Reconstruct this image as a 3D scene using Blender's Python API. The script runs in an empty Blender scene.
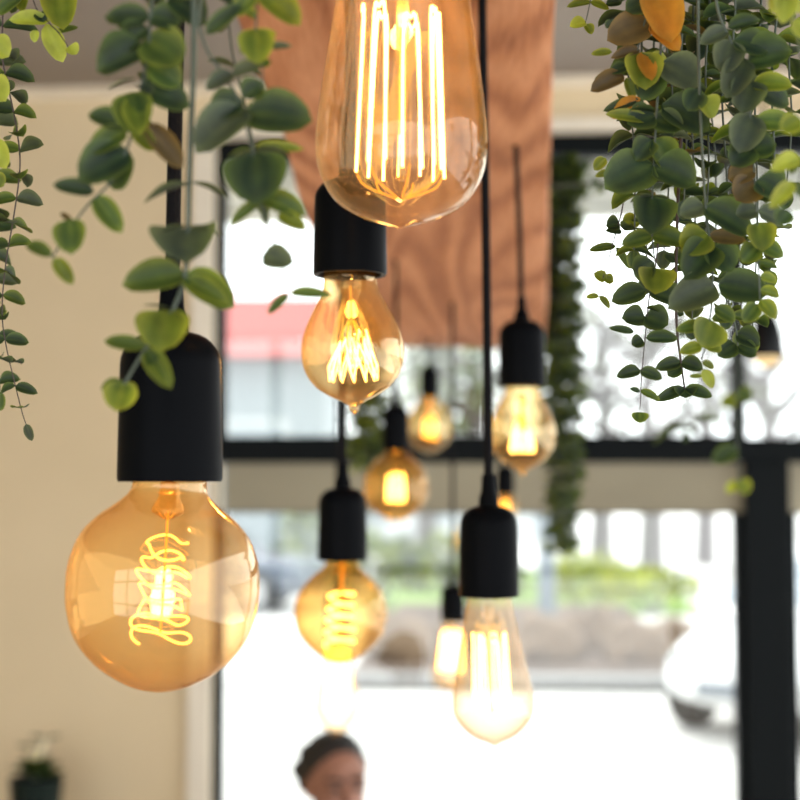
import bpy, bmesh, math, random
from mathutils import Vector, Matrix, noise
from math import sin, cos, pi, radians as R

random.seed(7)
scene = bpy.context.scene
COL = scene.collection
F = 1400.0                      # focal length in pixels of the 800 px frame
CAM = Vector((0, 0, 2.0))
YAW, PITCH = R(4.5), math.atan(80 / F)

# ------------------------------------------------------------------ camera
cd = bpy.data.cameras.new('camera')
cam = bpy.data.objects.new('camera', cd)
COL.objects.link(cam)
cam.location = CAM
cam.rotation_euler = (pi / 2 + PITCH, 0, YAW)
cd.sensor_width = 36
cd.lens = F * 36 / 800
cd.clip_start = 0.02
cd.clip_end = 400
cd.dof.use_dof = True
cd.dof.focus_distance = 0.76
cd.dof.aperture_fstop = 6.6
cd.dof.aperture_blades = 0
scene.camera = cam
MCAM = Matrix.Translation(CAM) @ cam.rotation_euler.to_matrix().to_4x4()
RCAM = cam.rotation_euler.to_matrix()
RIGHT = RCAM @ Vector((1, 0, 0))
FWD = RCAM @ Vector((0, 0, -1))
HF = Vector((-sin(YAW), cos(YAW), 0))


def P(px, py, d):
    """a place seen at photo pixel (px, py), d metres along the view axis"""
    return MCAM @ Vector(((px - 400) / F * d, (400 - py) / F * d, -d))


def W(px, py, y):
    """the same on the plane Y = y of the room"""
    r = RCAM @ Vector(((px - 400) / F, (400 - py) / F, -1))
    return CAM + r * (y / r.y)


def G(px, d, z=0.0):
    """ground place under column px at distance d"""
    p = P(px, 480, d)
    return Vector((p.x, p.y, z))


# ------------------------------------------------------------------ materials
def new_mat(name):
    m = bpy.data.materials.new(name)
    m.use_nodes = True
    nt = m.node_tree
    nt.nodes.clear()
    out = nt.nodes.new('ShaderNodeOutputMaterial')
    return m, nt, out


def N(nt, t, **kw):
    n = nt.nodes.new(t)
    for k, v in kw.items():
        if k in n.inputs.keys():
            n.inputs[k].default_value = v
        else:
            setattr(n, k, v)
    return n


def pmat(name, col, rough=0.6, col2=None, scale=8.0, bump=0.0, metal=0.0, stretch=None, spec=0.5, detail=4):
    m, nt, out = new_mat(name)
    b = N(nt, 'ShaderNodeBsdfPrincipled', Roughness=rough, Metallic=metal)
    b.inputs['Specular IOR Level'].default_value = spec
    c2 = col2 or tuple(c * 0.88 for c in col)
    tc = N(nt, 'ShaderNodeTexCoord')
    mp = N(nt, 'ShaderNodeMapping')
    if stretch:
        mp.inputs['Scale'].default_value = stretch
    nz = N(nt, 'ShaderNodeTexNoise', Scale=scale, Detail=detail)
    nt.links.new(tc.outputs['Object'], mp.inputs['Vector'])
    nt.links.new(mp.outputs['Vector'], nz.inputs['Vector'])
    rp = N(nt, 'ShaderNodeValToRGB')
    rp.color_ramp.elements[0].position = 0.3
    rp.color_ramp.elements[1].position = 0.7
    rp.color_ramp.elements[0].color = (*c2, 1)
    rp.color_ramp.elements[1].color = (*col, 1)
    nt.links.new(nz.outputs['Fac'], rp.inputs['Fac'])
    nt.links.new(rp.outputs['Color'], b.inputs['Base Color'])
    if bump:
        bp = N(nt, 'ShaderNodeBump', Strength=bump, Distance=0.01)
        nt.links.new(nz.outputs['Fac'], bp.inputs['Height'])
        nt.links.new(bp.outputs['Normal'], b.inputs['Normal'])
    nt.links.new(b.outputs['BSDF'], out.inputs['Surface'])
    return m


def wood_mat():
    m, nt, out = new_mat('rough_sawn_timber')
    b = N(nt, 'ShaderNodeBsdfPrincipled', Roughness=0.75)
    b.inputs['Specular IOR Level'].default_value = 0.3
    tc = N(nt, 'ShaderNodeTexCoord')
    # large swirling grain lines: stretched along the timber, bent by noise
    mp = N(nt, 'ShaderNodeMapping')
    mp.inputs['Scale'].default_value = (1.0, 0.11, 1.0)
    nt.links.new(tc.outputs['Object'], mp.inputs['Vector'])
    n1 = N(nt, 'ShaderNodeTexNoise', Scale=3.6, Detail=2)
    nt.links.new(mp.outputs['Vector'], n1.inputs['Vector'])
    mul = N(nt, 'ShaderNodeMath', operation='MULTIPLY')
    mul.inputs[1].default_value = 150.0
    nt.links.new(n1.outputs['Fac'], mul.inputs[0])
    sn = N(nt, 'ShaderNodeMath', operation='SINE')
    nt.links.new(mul.outputs[0], sn.inputs[0])
    ma = N(nt, 'ShaderNodeMath', operation='MULTIPLY_ADD')
    ma.inputs[1].default_value = 0.5
    ma.inputs[2].default_value = 0.5
    nt.links.new(sn.outputs[0], ma.inputs[0])
    # fibre
    mp2 = N(nt, 'ShaderNodeMapping')
    mp2.inputs['Scale'].default_value = (1.0, 0.05, 1.0)
    nt.links.new(tc.outputs['Object'], mp2.inputs['Vector'])
    n2 = N(nt, 'ShaderNodeTexNoise', Scale=220.0, Detail=3)
    nt.links.new(mp2.outputs['Vector'], n2.inputs['Vector'])
    n3 = N(nt, 'ShaderNodeTexNoise', Scale=3.0, Detail=3)
    nt.links.new(tc.outputs['Object'], n3.inputs['Vector'])
    mixf = N(nt, 'ShaderNodeMath', operation='MULTIPLY_ADD')
    mixf.inputs[1].default_value = 0.30
    nt.links.new(ma.outputs[0], mixf.inputs[0])
    hl = N(nt, 'ShaderNodeMath', operation='MULTIPLY')
    hl.inputs[1].default_value = 0.5
    nt.links.new(n2.outputs['Fac'], hl.inputs[0])
    nt.links.new(hl.outputs[0], mixf.inputs[2])
    rp = N(nt, 'ShaderNodeValToRGB')
    e = rp.color_ramp.elements
    e[0].position, e[0].color = 0.10, (0.27, 0.088, 0.036, 1)
    e[1].position, e[1].color = 0.72, (0.76, 0.38, 0.20, 1)
    k = e.new(0.4)
    k.color = (0.55, 0.235, 0.105, 1)
    nt.links.new(mixf.outputs[0], rp.inputs['Fac'])
    mx = N(nt, 'ShaderNodeMix', data_type='RGBA', blend_type='MULTIPLY')
    mx.inputs[0].default_value = 0.6
    rp3 = N(nt, 'ShaderNodeValToRGB')
    rp3.color_ramp.elements[0].position, rp3.color_ramp.elements[0].color = 0.35, (0.75, 0.70, 0.66, 1)
    rp3.color_ramp.elements[1].position, rp3.color_ramp.elements[1].color = 0.6, (1, 1, 1, 1)
    nt.links.new(n3.outputs['Fac'], rp3.inputs['Fac'])
    nt.links.new(rp.outputs['Color'], mx.inputs[6])
    nt.links.new(rp3.outputs['Color'], mx.inputs[7])
    nt.links.new(mx.outputs[2], b.inputs['Base Color'])
    bp = N(nt, 'ShaderNodeBump', Strength=0.5, Distance=0.003)
    nt.links.new(mixf.outputs[0], bp.inputs['Height'])
    nt.links.new(bp.outputs['Normal'], b.inputs['Normal'])
    nt.links.new(b.outputs['BSDF'], out.inputs['Surface'])
    return m


def glass_mat(name, tint, edge, gloss=(1, 1, 1), frost=0.05, frost_col=(1, 0.6, 0.2), base=0.04, top=0.85, power=3.0):
    """thin blown bulb glass: coated, so it tints what lies behind, more so where it is seen edge-on"""
    m, nt, out = new_mat(name)
    lw = N(nt, 'ShaderNodeLayerWeight', Blend=0.5)
    pw = N(nt, 'ShaderNodeMath', operation='POWER')
    pw.inputs[1].default_value = power
    nt.links.new(lw.outputs['Facing'], pw.inputs[0])
    fr = N(nt, 'ShaderNodeMath', operation='MULTIPLY_ADD')
    fr.inputs[1].default_value = top - base
    fr.inputs[2].default_value = base
    nt.links.new(pw.outputs[0], fr.inputs[0])
    cm = N(nt, 'ShaderNodeMix', data_type='RGBA')
    cm.inputs[6].default_value = (*tint, 1)
    cm.inputs[7].default_value = (*edge, 1)
    p2 = N(nt, 'ShaderNodeMath', operation='POWER')
    p2.inputs[1].default_value = 2.0
    nt.links.new(lw.outputs['Facing'], p2.inputs[0])
    nt.links.new(p2.outputs[0], cm.inputs[0])
    tr = N(nt, 'ShaderNodeBsdfTransparent')
    nt.links.new(cm.outputs[2], tr.inputs['Color'])
    gl = N(nt, 'ShaderNodeBsdfGlossy', Roughness=0.025)
    gl.inputs['Color'].default_value = (*gloss, 1)
    mx = N(nt, 'ShaderNodeMixShader')
    nt.links.new(fr.outputs[0], mx.inputs[0])
    nt.links.new(tr.outputs[0], mx.inputs[1])
    nt.links.new(gl.outputs[0], mx.inputs[2])
    tl = N(nt, 'ShaderNodeBsdfTranslucent')
    tl.inputs['Color'].default_value = (*frost_col, 1)
    m2 = N(nt, 'ShaderNodeMixShader')
    m2.inputs[0].default_value = frost
    nt.links.new(mx.outputs[0], m2.inputs[1])
    nt.links.new(tl.outputs[0], m2.inputs[2])
    nt.links.new(m2.outputs[0], out.inputs['Surface'])
    return m


def pane_mat():
    m, nt, out = new_mat('window_glass')
    lw = N(nt, 'ShaderNodeLayerWeight', Blend=0.5)
    pw = N(nt, 'ShaderNodeMath', operation='POWER')
    pw.inputs[1].default_value = 4.0
    nt.links.new(lw.outputs['Facing'], pw.inputs[0])
    fr = N(nt, 'ShaderNodeMath', operation='MULTIPLY_ADD')
    fr.inputs[1].default_value = 0.7
    fr.inputs[2].default_value = 0.05
    nt.links.new(pw.outputs[0], fr.inputs[0])
    tr = N(nt, 'ShaderNodeBsdfTransparent')
    tr.inputs['Color'].default_value = (0.96, 0.98, 0.97, 1)
    gl = N(nt, 'ShaderNodeBsdfGlossy', Roughness=0.0)
    mx = N(nt, 'ShaderNodeMixShader')
    nt.links.new(fr.outputs[0], mx.inputs[0])
    nt.links.new(tr.outputs[0], mx.inputs[1])
    nt.links.new(gl.outputs[0], mx.inputs[2])
    nt.links.new(mx.outputs[0], out.inputs['Surface'])
    return m


def emit_mat(name, col, s):
    m, nt, out = new_mat(name)
    e = N(nt, 'ShaderNodeEmission', Strength=s)
    e.inputs['Color'].default_value = (*col, 1)
    nt.links.new(e.outputs[0], out.inputs['Surface'])
    return m


def leaf_mat(name='eucalyptus_leaf', transl=0.45):
    m, nt, out = new_mat(name)
    at = N(nt, 'ShaderNodeAttribute', attribute_name='leafcol')
    tc = N(nt, 'ShaderNodeTexCoord')
    nz = N(nt, 'ShaderNodeTexNoise', Scale=120.0, Detail=3)
    nt.links.new(tc.outputs['Object'], nz.inputs['Vector'])
    rp = N(nt, 'ShaderNodeValToRGB')
    rp.color_ramp.elements[0].position, rp.color_ramp.elements[0].color = 0.3, (0.75, 0.75, 0.8, 1)
    rp.color_ramp.elements[1].position, rp.color_ramp.elements[1].color = 0.7, (1.1, 1.1, 1.05, 1)
    nt.links.new(nz.outputs['Fac'], rp.inputs['Fac'])
    mx = N(nt, 'ShaderNodeMix', data_type='RGBA', blend_type='MULTIPLY')
    mx.inputs[0].default_value = 1.0
    nt.links.new(at.outputs['Color'], mx.inputs[6])
    nt.links.new(rp.outputs['Color'], mx.inputs[7])
    b = N(nt, 'ShaderNodeBsdfPrincipled', Roughness=0.5)
    b.inputs['Specular IOR Level'].default_value = 0.35
    nt.links.new(mx.outputs[2], b.inputs['Base Color'])
    t = N(nt, 'ShaderNodeBsdfTranslucent')
    hs = N(nt, 'ShaderNodeMix', data_type='RGBA', blend_type='MULTIPLY')
    hs.inputs[0].default_value = 1.0
    hs.inputs[7].default_value = (1.5, 1.35, 0.35, 1)
    nt.links.new(mx.outputs[2], hs.inputs[6])
    nt.links.new(hs.outputs[2], t.inputs['Color'])
    ms = N(nt, 'ShaderNodeMixShader')
    ms.inputs[0].default_value = transl
    nt.links.new(b.outputs[0], ms.inputs[1])
    nt.links.new(t.outputs[0], ms.inputs[2])
    nt.links.new(ms.outputs[0], out.inputs['Surface'])
    return m


M = dict(
    wood=wood_mat(),
    wall=pmat('cream_wall_paint', (0.70, 0.575, 0.375), 0.85, (0.665, 0.545, 0.35), 3, 0.02),
    trimw=pmat('cream_trim_paint', (0.82, 0.75, 0.62), 0.5),
    ceil=pmat('taupe_ceiling', (0.29, 0.25, 0.21), 0.9, (0.26, 0.22, 0.19), 2),
    floor=pmat('pale_timber_floor', (0.50, 0.40, 0.30), 0.5, (0.42, 0.33, 0.24), 3, 0.05, stretch=(1, 8, 1)),
    frame=pmat('black_window_frame', (0.006, 0.008, 0.009), 0.5, spec=0.05),
    rail=pmat('weathered_transom_board', (0.32, 0.29, 0.205), 0.8, (0.25, 0.225, 0.16), 4, 0.1, stretch=(0.3, 1, 1)),
    pane=pane_mat(),
    black=pmat('matt_black_silicone', (0.003, 0.0036, 0.0045), 0.36, spec=0.02),
    cord=pmat('black_fabric_cord', (0.005, 0.005, 0.006), 0.8, scale=300, bump=0.3, spec=0.1),
    brass=pmat('brass_screw_cap', (0.75, 0.45, 0.22), 0.3, metal=1.0),
    hot=emit_mat('glowing_filament', (1.0, 0.60, 0.16), 13),
    warm=emit_mat('amber_filament', (1.0, 0.44, 0.07), 7),
    dull=emit_mat('orange_support_glow', (1.0, 0.36, 0.04), 2.0),  # weak orange emission put on the support wires and rods
    core=emit_mat('yellow_core_glow', (1.0, 0.62, 0.03), 2.2),
    amber=glass_mat('amber_bulb_glass', (0.99, 0.86, 0.60), (0.86, 0.55, 0.24), (1, 0.9, 0.7), 0.055, (1, 0.55, 0.18), 0.08),
    clear=glass_mat('clear_bulb_glass', (0.985, 0.93, 0.82), (0.86, 0.68, 0.46), (1, 0.93, 0.8), 0.06, (1, 0.6, 0.25), 0.05, 0.8, 3.5),
    gold=glass_mat('gold_bulb_glass', (0.97, 0.85, 0.60), (0.76, 0.47, 0.18), (1, 0.84, 0.55), 0.03, (1, 0.6, 0.2), 0.12, 0.85, 2.5),
    deep=glass_mat('deep_amber_bulb_glass', (0.95, 0.74, 0.40), (0.74, 0.42, 0.15), (1, 0.82, 0.55), 0.03, (1, 0.6, 0.2), 0.07),
    rosy=glass_mat('lightly_tinted_bulb_glass', (0.965, 0.89, 0.77), (0.62, 0.42, 0.25), (1, 0.9, 0.75), 0.02, (1, 0.6, 0.25), 0.05, 0.8, 3.5),
    leaf=leaf_mat(),
    stem=pmat('green_stem', (0.05, 0.068, 0.045), 0.6),
    darkstem=pmat('dark_brown_stem', (0.05, 0.035, 0.03), 0.7),
    steel=pmat('grey_steel', (0.4, 0.4, 0.4), 0.4, metal=0.8),
    skin=pmat('skin', (0.30, 0.135, 0.085), 0.5),
    hair=pmat('dark_hair', (0.012, 0.010, 0.009), 0.55, scale=200, bump=0.4),
    shirt=pmat('grey_shirt', (0.55, 0.55, 0.56), 0.9),
    trousers=pmat('dark_trousers', (0.03, 0.035, 0.05), 0.9),
    chairwood=pmat('chair_wood', (0.25, 0.13, 0.07), 0.5, scale=20),
    potmat=pmat('dark_glazed_pot', (0.010, 0.018, 0.015), 0.4, spec=0.1),
    asphalt=pmat('pale_pavement', (0.62, 0.61, 0.59), 0.9, (0.56, 0.55, 0.54), 1.5),
    kerb=pmat('kerb_concrete', (0.22, 0.215, 0.21), 0.9),
    soil=pmat('bark_mulch', (0.12, 0.075, 0.05), 0.95, (0.07, 0.045, 0.03), 6, 0.3),
    lawn=pmat('lawn_grass', (0.17, 0.27, 0.045), 0.9, (0.12, 0.20, 0.03), 4),
    rock=pmat('tan_boulder', (0.19, 0.125, 0.075), 0.9, (0.12, 0.08, 0.05), 3, 0.3),
    red=pmat('red_fascia', (0.62, 0.20, 0.19), 0.7),
    facade=pmat('grey_blue_facade', (0.27, 0.31, 0.325), 0.8, (0.23, 0.265, 0.28), 0.4),
    facade2=pmat('pale_render', (0.52, 0.55, 0.55), 0.8),
    shopglass=pmat('shop_window', (0.26, 0.30, 0.32), 0.15),
    soffit=pmat('white_soffit_board', (0.78, 0.78, 0.76), 0.7),
    soffit2=pmat('grey_roof_underside', (0.42, 0.42, 0.40), 0.8),
    silver=pmat('silver_car_paint', (0.085, 0.105, 0.14), 0.35, metal=0.2),
    white=pmat('white_car_paint', (0.80, 0.81, 0.82), 0.3),
    carglass=pmat('dark_car_glass', (0.03, 0.04, 0.05), 0.1),
    paleglass=pmat('painted_sky_sheen_glass', (0.42, 0.48, 0.54), 0.06, spec=1.0),  # pale base colour stands in for the sky mirrored in the glass
    greyplastic=pmat('grey_plastic', (0.22, 0.24, 0.27), 0.5),
    tyre=pmat('tyre_rubber', (0.02, 0.02, 0.02), 0.8),
    orange=pmat('orange_lens', (0.8, 0.12, 0.02), 0.3),
    bark=pmat('grey_bark', (0.15, 0.13, 0.13), 0.9, (0.10, 0.09, 0.09), 10, 0.3),
    post=pmat('blue_grey_post', (0.17, 0.205, 0.24), 0.6),
    shade=pmat('black_shade', (0.005, 0.006, 0.007), 0.4, spec=0.12),
    shadein=pmat('warm_white_lining', (0.85, 0.72, 0.5), 0.6),
)


# ------------------------------------------------------------------ mesh helpers
def add_box(bm, lo, hi):
    vs = [bm.verts.new((x, y, z)) for x in (lo[0], hi[0]) for y in (lo[1], hi[1]) for z in (lo[2], hi[2])]
    for f in ((0, 1, 3, 2), (4, 6, 7, 5), (0, 4, 5, 1), (2, 3, 7, 6), (0, 2, 6, 4), (1, 5, 7, 3)):
        bm.faces.new([vs[i] for i in f])


def add_lathe(bm, prof, seg=48, center=(0, 0, 0)):
    """prof: (r, z) pairs; a zero radius closes an end"""
    rings = []
    cx, cy, cz = center
    for r, z in prof:
        if r < 1e-6:
            rings.append([bm.verts.new((cx, cy, cz + z))])
        else:
            rings.append([bm.verts.new((cx + r * cos(2 * pi * k / seg), cy + r * sin(2 * pi * k / seg), cz + z)) for k in range(seg)])
    for a, b in zip(rings, rings[1:]):
        for k in range(seg):
            j = (k + 1) % seg
            if len(a) == 1 and len(b) == 1:
                continue
            if len(a) == 1:
                bm.faces.new((a[0], b[j], b[k]))
            elif len(b) == 1:
                bm.faces.new((a[k], a[j], b[0]))
            else:
                bm.faces.new((a[k], a[j], b[j], b[k]))


def add_tube(bm, pts, rad, seg=8, closed=False, caps=True):
    pts = [Vector(p) for p in pts]
    n = len(pts)
    rads = rad if isinstance(rad, (list, tuple)) else [rad] * n
    rings = []
    nrm = None
    for i, p in enumerate(pts):
        if closed:
            t = pts[(i + 1) % n] - pts[i - 1]
        else:
            t = pts[min(i + 1, n - 1)] - pts[max(i - 1, 0)]
        if t.length < 1e-9:
            t = Vector((0, 0, 1))
        t.normalize()
        if nrm is None:
            a = Vector((1, 0, 0)) if abs(t.x) < 0.8 else Vector((0, 1, 0))
            nrm = (a - t * a.dot(t)).normalized()
        else:
            nrm = nrm - t * nrm.dot(t)
            if nrm.length < 1e-6:
                nrm = t.orthogonal()
            nrm.normalize()
        bn = t.cross(nrm)
        rings.append([bm.verts.new(p + (nrm * cos(2 * pi * k / seg) + bn * sin(2 * pi * k / seg)) * rads[i]) for k in range(seg)])
    m = n if closed else n - 1
    for i in range(m):
        a, b = rings[i], rings[(i + 1) % n]
        for k in range(seg):
            j = (k + 1) % seg
            bm.faces.new((a[k], a[j], b[j], b[k]))
    if caps and not closed:
        bm.faces.new(rings[0][::-1])
        bm.faces.new(rings[-1])


def add_ball(bm, c, r, sx=1, sy=1, sz=1, seg=16, rings=10):
    prof = [(max(0.0, r * sin(pi * i / rings)) if 0 < i < rings else 0.0, -r * cos(pi * i / rings)) for i in range(rings + 1)]
    b2 = bmesh.new()
    add_lathe(b2, prof, seg)
    m = {}
    for v in b2.verts:
        m[v] = bm.verts.new((c[0] + v.co.x * sx, c[1] + v.co.y * sy, c[2] + v.co.z * sz))
    for f in b2.faces:
        bm.faces.new([m[v] for v in f.verts])
    b2.free()


def spline(pts, n=6):
    """Catmull-Rom through points of any dimension"""
    out = []
    for i in range(len(pts) - 1):
        p0, p1, p2, p3 = pts[max(i - 1, 0)], pts[i], pts[i + 1], pts[min(i + 2, len(pts) - 1)]
        for k in range(n):
            t = k / n
            out.append(tuple(0.5 * (2 * b + (c - a) * t + (2 * a - 5 * b + 4 * c - d) * t * t + (3 * b - a - 3 * c + d) * t ** 3)
                             for a, b, c, d in zip(p0, p1, p2, p3)))
    out.append(tuple(pts[-1]))
    return out


def obj(name, bm, mat, parent=None, smooth=True, angle=35, normals=True):
    if normals:
        bmesh.ops.recalc_face_normals(bm, faces=bm.faces[:])
    me = bpy.data.meshes.new(name)
    bm.to_mesh(me)
    bm.free()
    me.materials.append(mat if not isinstance(mat, str) else M[mat])
    if smooth:
        for p in me.polygons:
            p.use_smooth = True
        me.set_sharp_from_angle(angle=R(angle))
    o = bpy.data.objects.new(name, me)
    COL.objects.link(o)
    if parent:
        o.parent = parent
    return o


def tag(o, label, cat, group=None, kind=None):
    o['label'] = label
    o['category'] = cat
    if group:
        o['group'] = group
    if kind:
        o['kind'] = kind
    return o


def thing(name, label, cat, loc=(0, 0, 0), rotz=0, group=None):
    o = bpy.data.objects.new(name, None)
    o.empty_display_size = 0.05
    COL.objects.link(o)
    o.location = loc
    o.rotation_euler = (0, 0, rotz)
    tag(o, label, cat, group)
    return o


def struct(name, bm, mat, label, cat, parent=None, smooth=False):
    o = obj(name, bm, mat, parent, smooth)
    if parent is None:
        tag(o, label, cat, None, 'structure')
    return o


def boxes(*bs):
    bm = bmesh.new()
    for lo, hi in bs:
        add_box(bm, lo, hi)
    return bm


def bevel(o, w=0.005, seg=2):
    m = o.modifiers.new('bevel', 'BEVEL')
    m.width = w
    m.segments = seg
    m.limit_method = 'ANGLE'
    return o


# ------------------------------------------------------------------ the room
YW = 5.0          # inner face of the front wall
TH = 0.16
CEIL = W(60, 87, YW - 0.07).z
XL = -4.2
XR = 3.6
YB = -3.2
wx0 = W(213, 400, YW).x            # window opening, left edge
wx1 = 3.2
wz1 = W(400, 135, YW).z            # head of the opening
tz1 = W(400, 444, YW).z            # transom bar
tz0 = W(400, 463, YW).z
rz0 = W(400, 512, YW).z            # underside of the transom board

struct('floor', boxes(((XL, YB, -0.1), (XR, YW + TH, 0))), 'floor', 'pale timber floor of the cafe', 'floor')
struct('ceiling', boxes(((XL, YB, CEIL), (XR, YW + TH, CEIL + 0.12))), 'ceil', 'taupe painted ceiling above the front wall', 'ceiling')
struct('wall_front', boxes(((XL, YW, 0), (wx0, YW + TH, CEIL)), ((wx0, YW, wz1), (XR, YW + TH, CEIL)),
                           ((wx1, YW, 0), (XR, YW + TH, wz1)), ((wx0, YW, 0), (wx1, YW + TH, 0.12))),
       'wall', 'cream painted front wall around the tall shop window', 'wall')
struct('wall_left', boxes(((XL - 0.15, YB, 0), (XL, YW + TH, CEIL))), 'wall', 'cream painted side wall', 'wall')
cz = W(60, 99, YW).z


def crown():
    bm = bmesh.new()
    h = CEIL - cz
    sec = [(0, 0), (-0.012, 0), (-0.016, h * 0.2), (-0.03, h * 0.42), (-0.058, h * 0.62), (-0.062, h * 0.72), (-0.07, h * 0.74), (-0.07, h), (0, h)]
    a = [bm.verts.new((XL, YW + y, cz + z)) for y, z in sec]
    b = [bm.verts.new((XR, YW + y, cz + z)) for y, z in sec]
    for i in range(len(sec)):
        j = (i + 1) % len(sec)
        bm.faces.new((a[i], a[j], b[j], b[i]))
    bm.faces.new(a[::-1])
    bm.faces.new(b)
    return bm


struct('trim_1', crown(), 'trimw',
       'cream crown moulding where the front wall meets the ceiling', 'moulding')
cxa = W(192, 400, YW).x
ctop = W(400, 123, YW).z
struct('trim_2', boxes(((cxa, YW - 0.03, 0.12), (wx0, YW, wz1)), ((cxa, YW - 0.03, wz1 - 0.004), (wx1, YW, ctop))), 'trimw',
       'cream casing around the tall shop window', 'casing')
struct('trim_3', boxes(((wx0 + 0.035, YW + 0.03, rz0), (wx1, YW + 0.13, tz0))), 'rail',
       'weathered brown board running across under the black transom bar', 'board')
pxa, pxb = W(746, 600, YW).x, W(791, 600, YW).x
o = struct('trim_4', boxes(((pxa, YW - 0.02, 0.0), (pxb, YW + TH, tz0))), 'frame',
           'thick black window post below the transom at right', 'post')
bevel(o, 0.006)
o = struct('trim_5', boxes(((wx0, YW + 0.01, tz0), (wx1, YW + TH - 0.01, tz1))), 'frame',
           'black transom bar across the shop window', 'bar')
mxa, mxb = W(736, 400, YW).x, W(748, 400, YW).x


def window(n, x0, x1, z0, z1, fw, ft, label):
    y0, y1 = YW + 0.03, YW + 0.11
    fr = struct('window_%d' % n, boxes(((x0, y0, z0), (x0 + fw, y1, z1)), ((x1 - fw, y0, z0), (x1, y1, z1)),
                                       ((x0 + fw, y0, z1 - ft), (x1 - fw, y1, z1)), ((x0 + fw, y0, z0), (x1 - fw, y1, z0 + fw))),
                'frame', label, 'window')
    obj('pane', boxes(((x0 + fw, y0 + 0.035, z0 + fw), (x1 - fw, y0 + 0.041, z1 - ft))), 'pane', fr, False)
    return fr


window(1, wx0, (mxa + mxb) / 2, tz1, wz1, 0.03, 0.078, 'wide upper window with thin black frame above the transom bar')
window(2, (mxa + mxb) / 2, wx1, tz1, wz1, 0.02, 0.078, 'upper window right of the thin black mullion')
window(3, wx0, pxa, 0.12, rz0, 0.03, 0.006, 'wide lower window left of the thick black post')
window(4, pxb, wx1, 0.12, rz0, 0.03, 0.006, 'lower window right of the thick black post')

# the glazed rear of the room, behind the photographer
fr = bmesh.new()
for x in (XL, -2.3, -0.4, 1.5, XR - 0.08):
    add_box(fr, (x, YB - 0.1, 0), (x + 0.08, YB, CEIL))
for z in (0, 1.1, 2.3, CEIL - 0.08):
    add_box(fr, (XL, YB - 0.09, z), (XR, YB - 0.01, z + 0.08))
rw = struct('window_5', fr, 'frame', 'gridded rear glazing behind the photographer', 'window')

# ------------------------------------------------------------------ the timber beam
BN, BF = 1.17, 2.9
cR0, cR1 = P(558, 0, BN), P(546, 350, BF)
cL0, cL1 = P(226, 0, BN), P(352, 346, BF)


def beam_at(s, d):
    """underside of the beam at distance d; s 0 = left edge, 1 = right edge"""
    t = (d - BN) / (BF - BN)
    return cL0.lerp(cL1, t).lerp(cR0.lerp(cR1, t), s)


def make_beam():
    bm = bmesh.new()
    near, far = 0.34, BF
    nl = 90
    sec = []
    # cross-section (u across 0..1, v up in metres), counter-clockwise from bottom left
    ks = 14
    for i in range(ks + 1):
        sec.append((i / ks, 0.0))
    for v in (0.05, 0.1, 0.15, 0.2):
        sec.append((1.0, v))
    for i in range(ks - 1, -1, -1):
        sec.append((i / ks, 0.2))
    for v in (0.15, 0.1, 0.05):
        sec.append((0.0, v))
    rings = []
    for k in range(nl + 1):
        d = near + (far - near) * k / nl
        a, b = beam_at(0, d), beam_at(1, d)
        ring = []
        for u, v in sec:
            uu = 0.5 + (u - 0.5) * (1.0)
            p = a.lerp(b, uu) + Vector((0, 0, v))
            e = noise.noise(Vector((u * 5, d * 3.0, v * 8))) * 0.004 + noise.noise(Vector((u * 14, d * 9, v * 20 + 3))) * 0.0018
            if u in (0.0, 1.0):
                side = -1 if u == 0 else 1
                p += RIGHT * (side * e * (2.2 if side < 0 else 1.0))
                if v == 0.0:
                    p += RIGHT * (-side * 0.004) + Vector((0, 0, 0.003))
            if v == 0.0:
                p.z += e
                # drying crack running along the timber
                c = 0.66 + 0.015 * sin(d * 4.0)
                if abs(u - 9 / 14) < 0.01 and d < 1.75:
                    p.z += 0.012
            ring.append(bm.verts.new(p))
        rings.append(ring)
    n = len(sec)
    for a, b in zip(rings, rings[1:]):
        for i in range(n):
            j = (i + 1) % n
            bm.faces.new((a[i], a[j], b[j], b[i]))
    bm.faces.new(rings[0][::-1])
    bm.faces.new(rings[-1])
    return bm


base = beam_at(0.5, 1.6)
beam = thing('wooden_beam', 'rough sawn reddish timber beam hung overhead carrying the bulb cords', 'beam', base)
bmb = make_beam()
rot = Matrix.Rotation(-YAW, 4, 'Z')
for v in bmb.verts:
    v.co = rot @ (v.co - base)
bo = obj('timber', bmb, 'wood', beam, True, 30)
bo.rotation_euler = (0, 0, YAW)
for dd in (1.75, 2.45):
    q = beam_at(0.5, dd)
    bm = bmesh.new()
    add_tube(bm, [q + Vector((0, 0, 0.19)) - base, Vector((q.x, q.y, CEIL)) - base], 0.008)
    obj('hanging_rod', bm, 'steel', beam)


# ------------------------------------------------------------------ pendant bulbs
def socket_prof(hw, h):
    """outer shell with a domed top and an open, rimmed bottom; z = 0 at the bottom rim"""
    pr = [(hw * 0.80, 0.10 * h), (hw * 0.86, 0.0), (hw * 0.98, -0.004 * h), (hw, 0.02 * h), (hw * 0.985, 0.4 * h), (hw * 0.965, 0.78 * h)]
    for k in range(1, 8):
        a = k / 8 * pi / 2
        pr.append((hw * (0.30 + 0.665 * cos(a)), h * (0.78 + 0.22 * sin(a))))
    pr.append((hw * 0.30, h))
    pr.append((hw * 0.22, h))
    return pr


def zigzag_cage(bm, rt, rb, zt, zb, n, rad, wob=0.0):
    pts = []
    for i in range(n):
        a0 = 2 * pi * i / n
        for f, (r, z) in ((0.0, (rb, zb)), (0.12, (rb, zb + (zt - zb) * 0.03)), (0.5, (rt, zt))):
            a = a0 + 2 * pi * f / n
            w = 1 + random.uniform(-wob, wob)
            zz = z + random.uniform(-wob, wob) * abs(zt - zb) * 0.25
            pts.append((r * w * cos(a), r * w * sin(a), zz))
    add_tube(bm, pts, rad, 6, closed=True)


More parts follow.
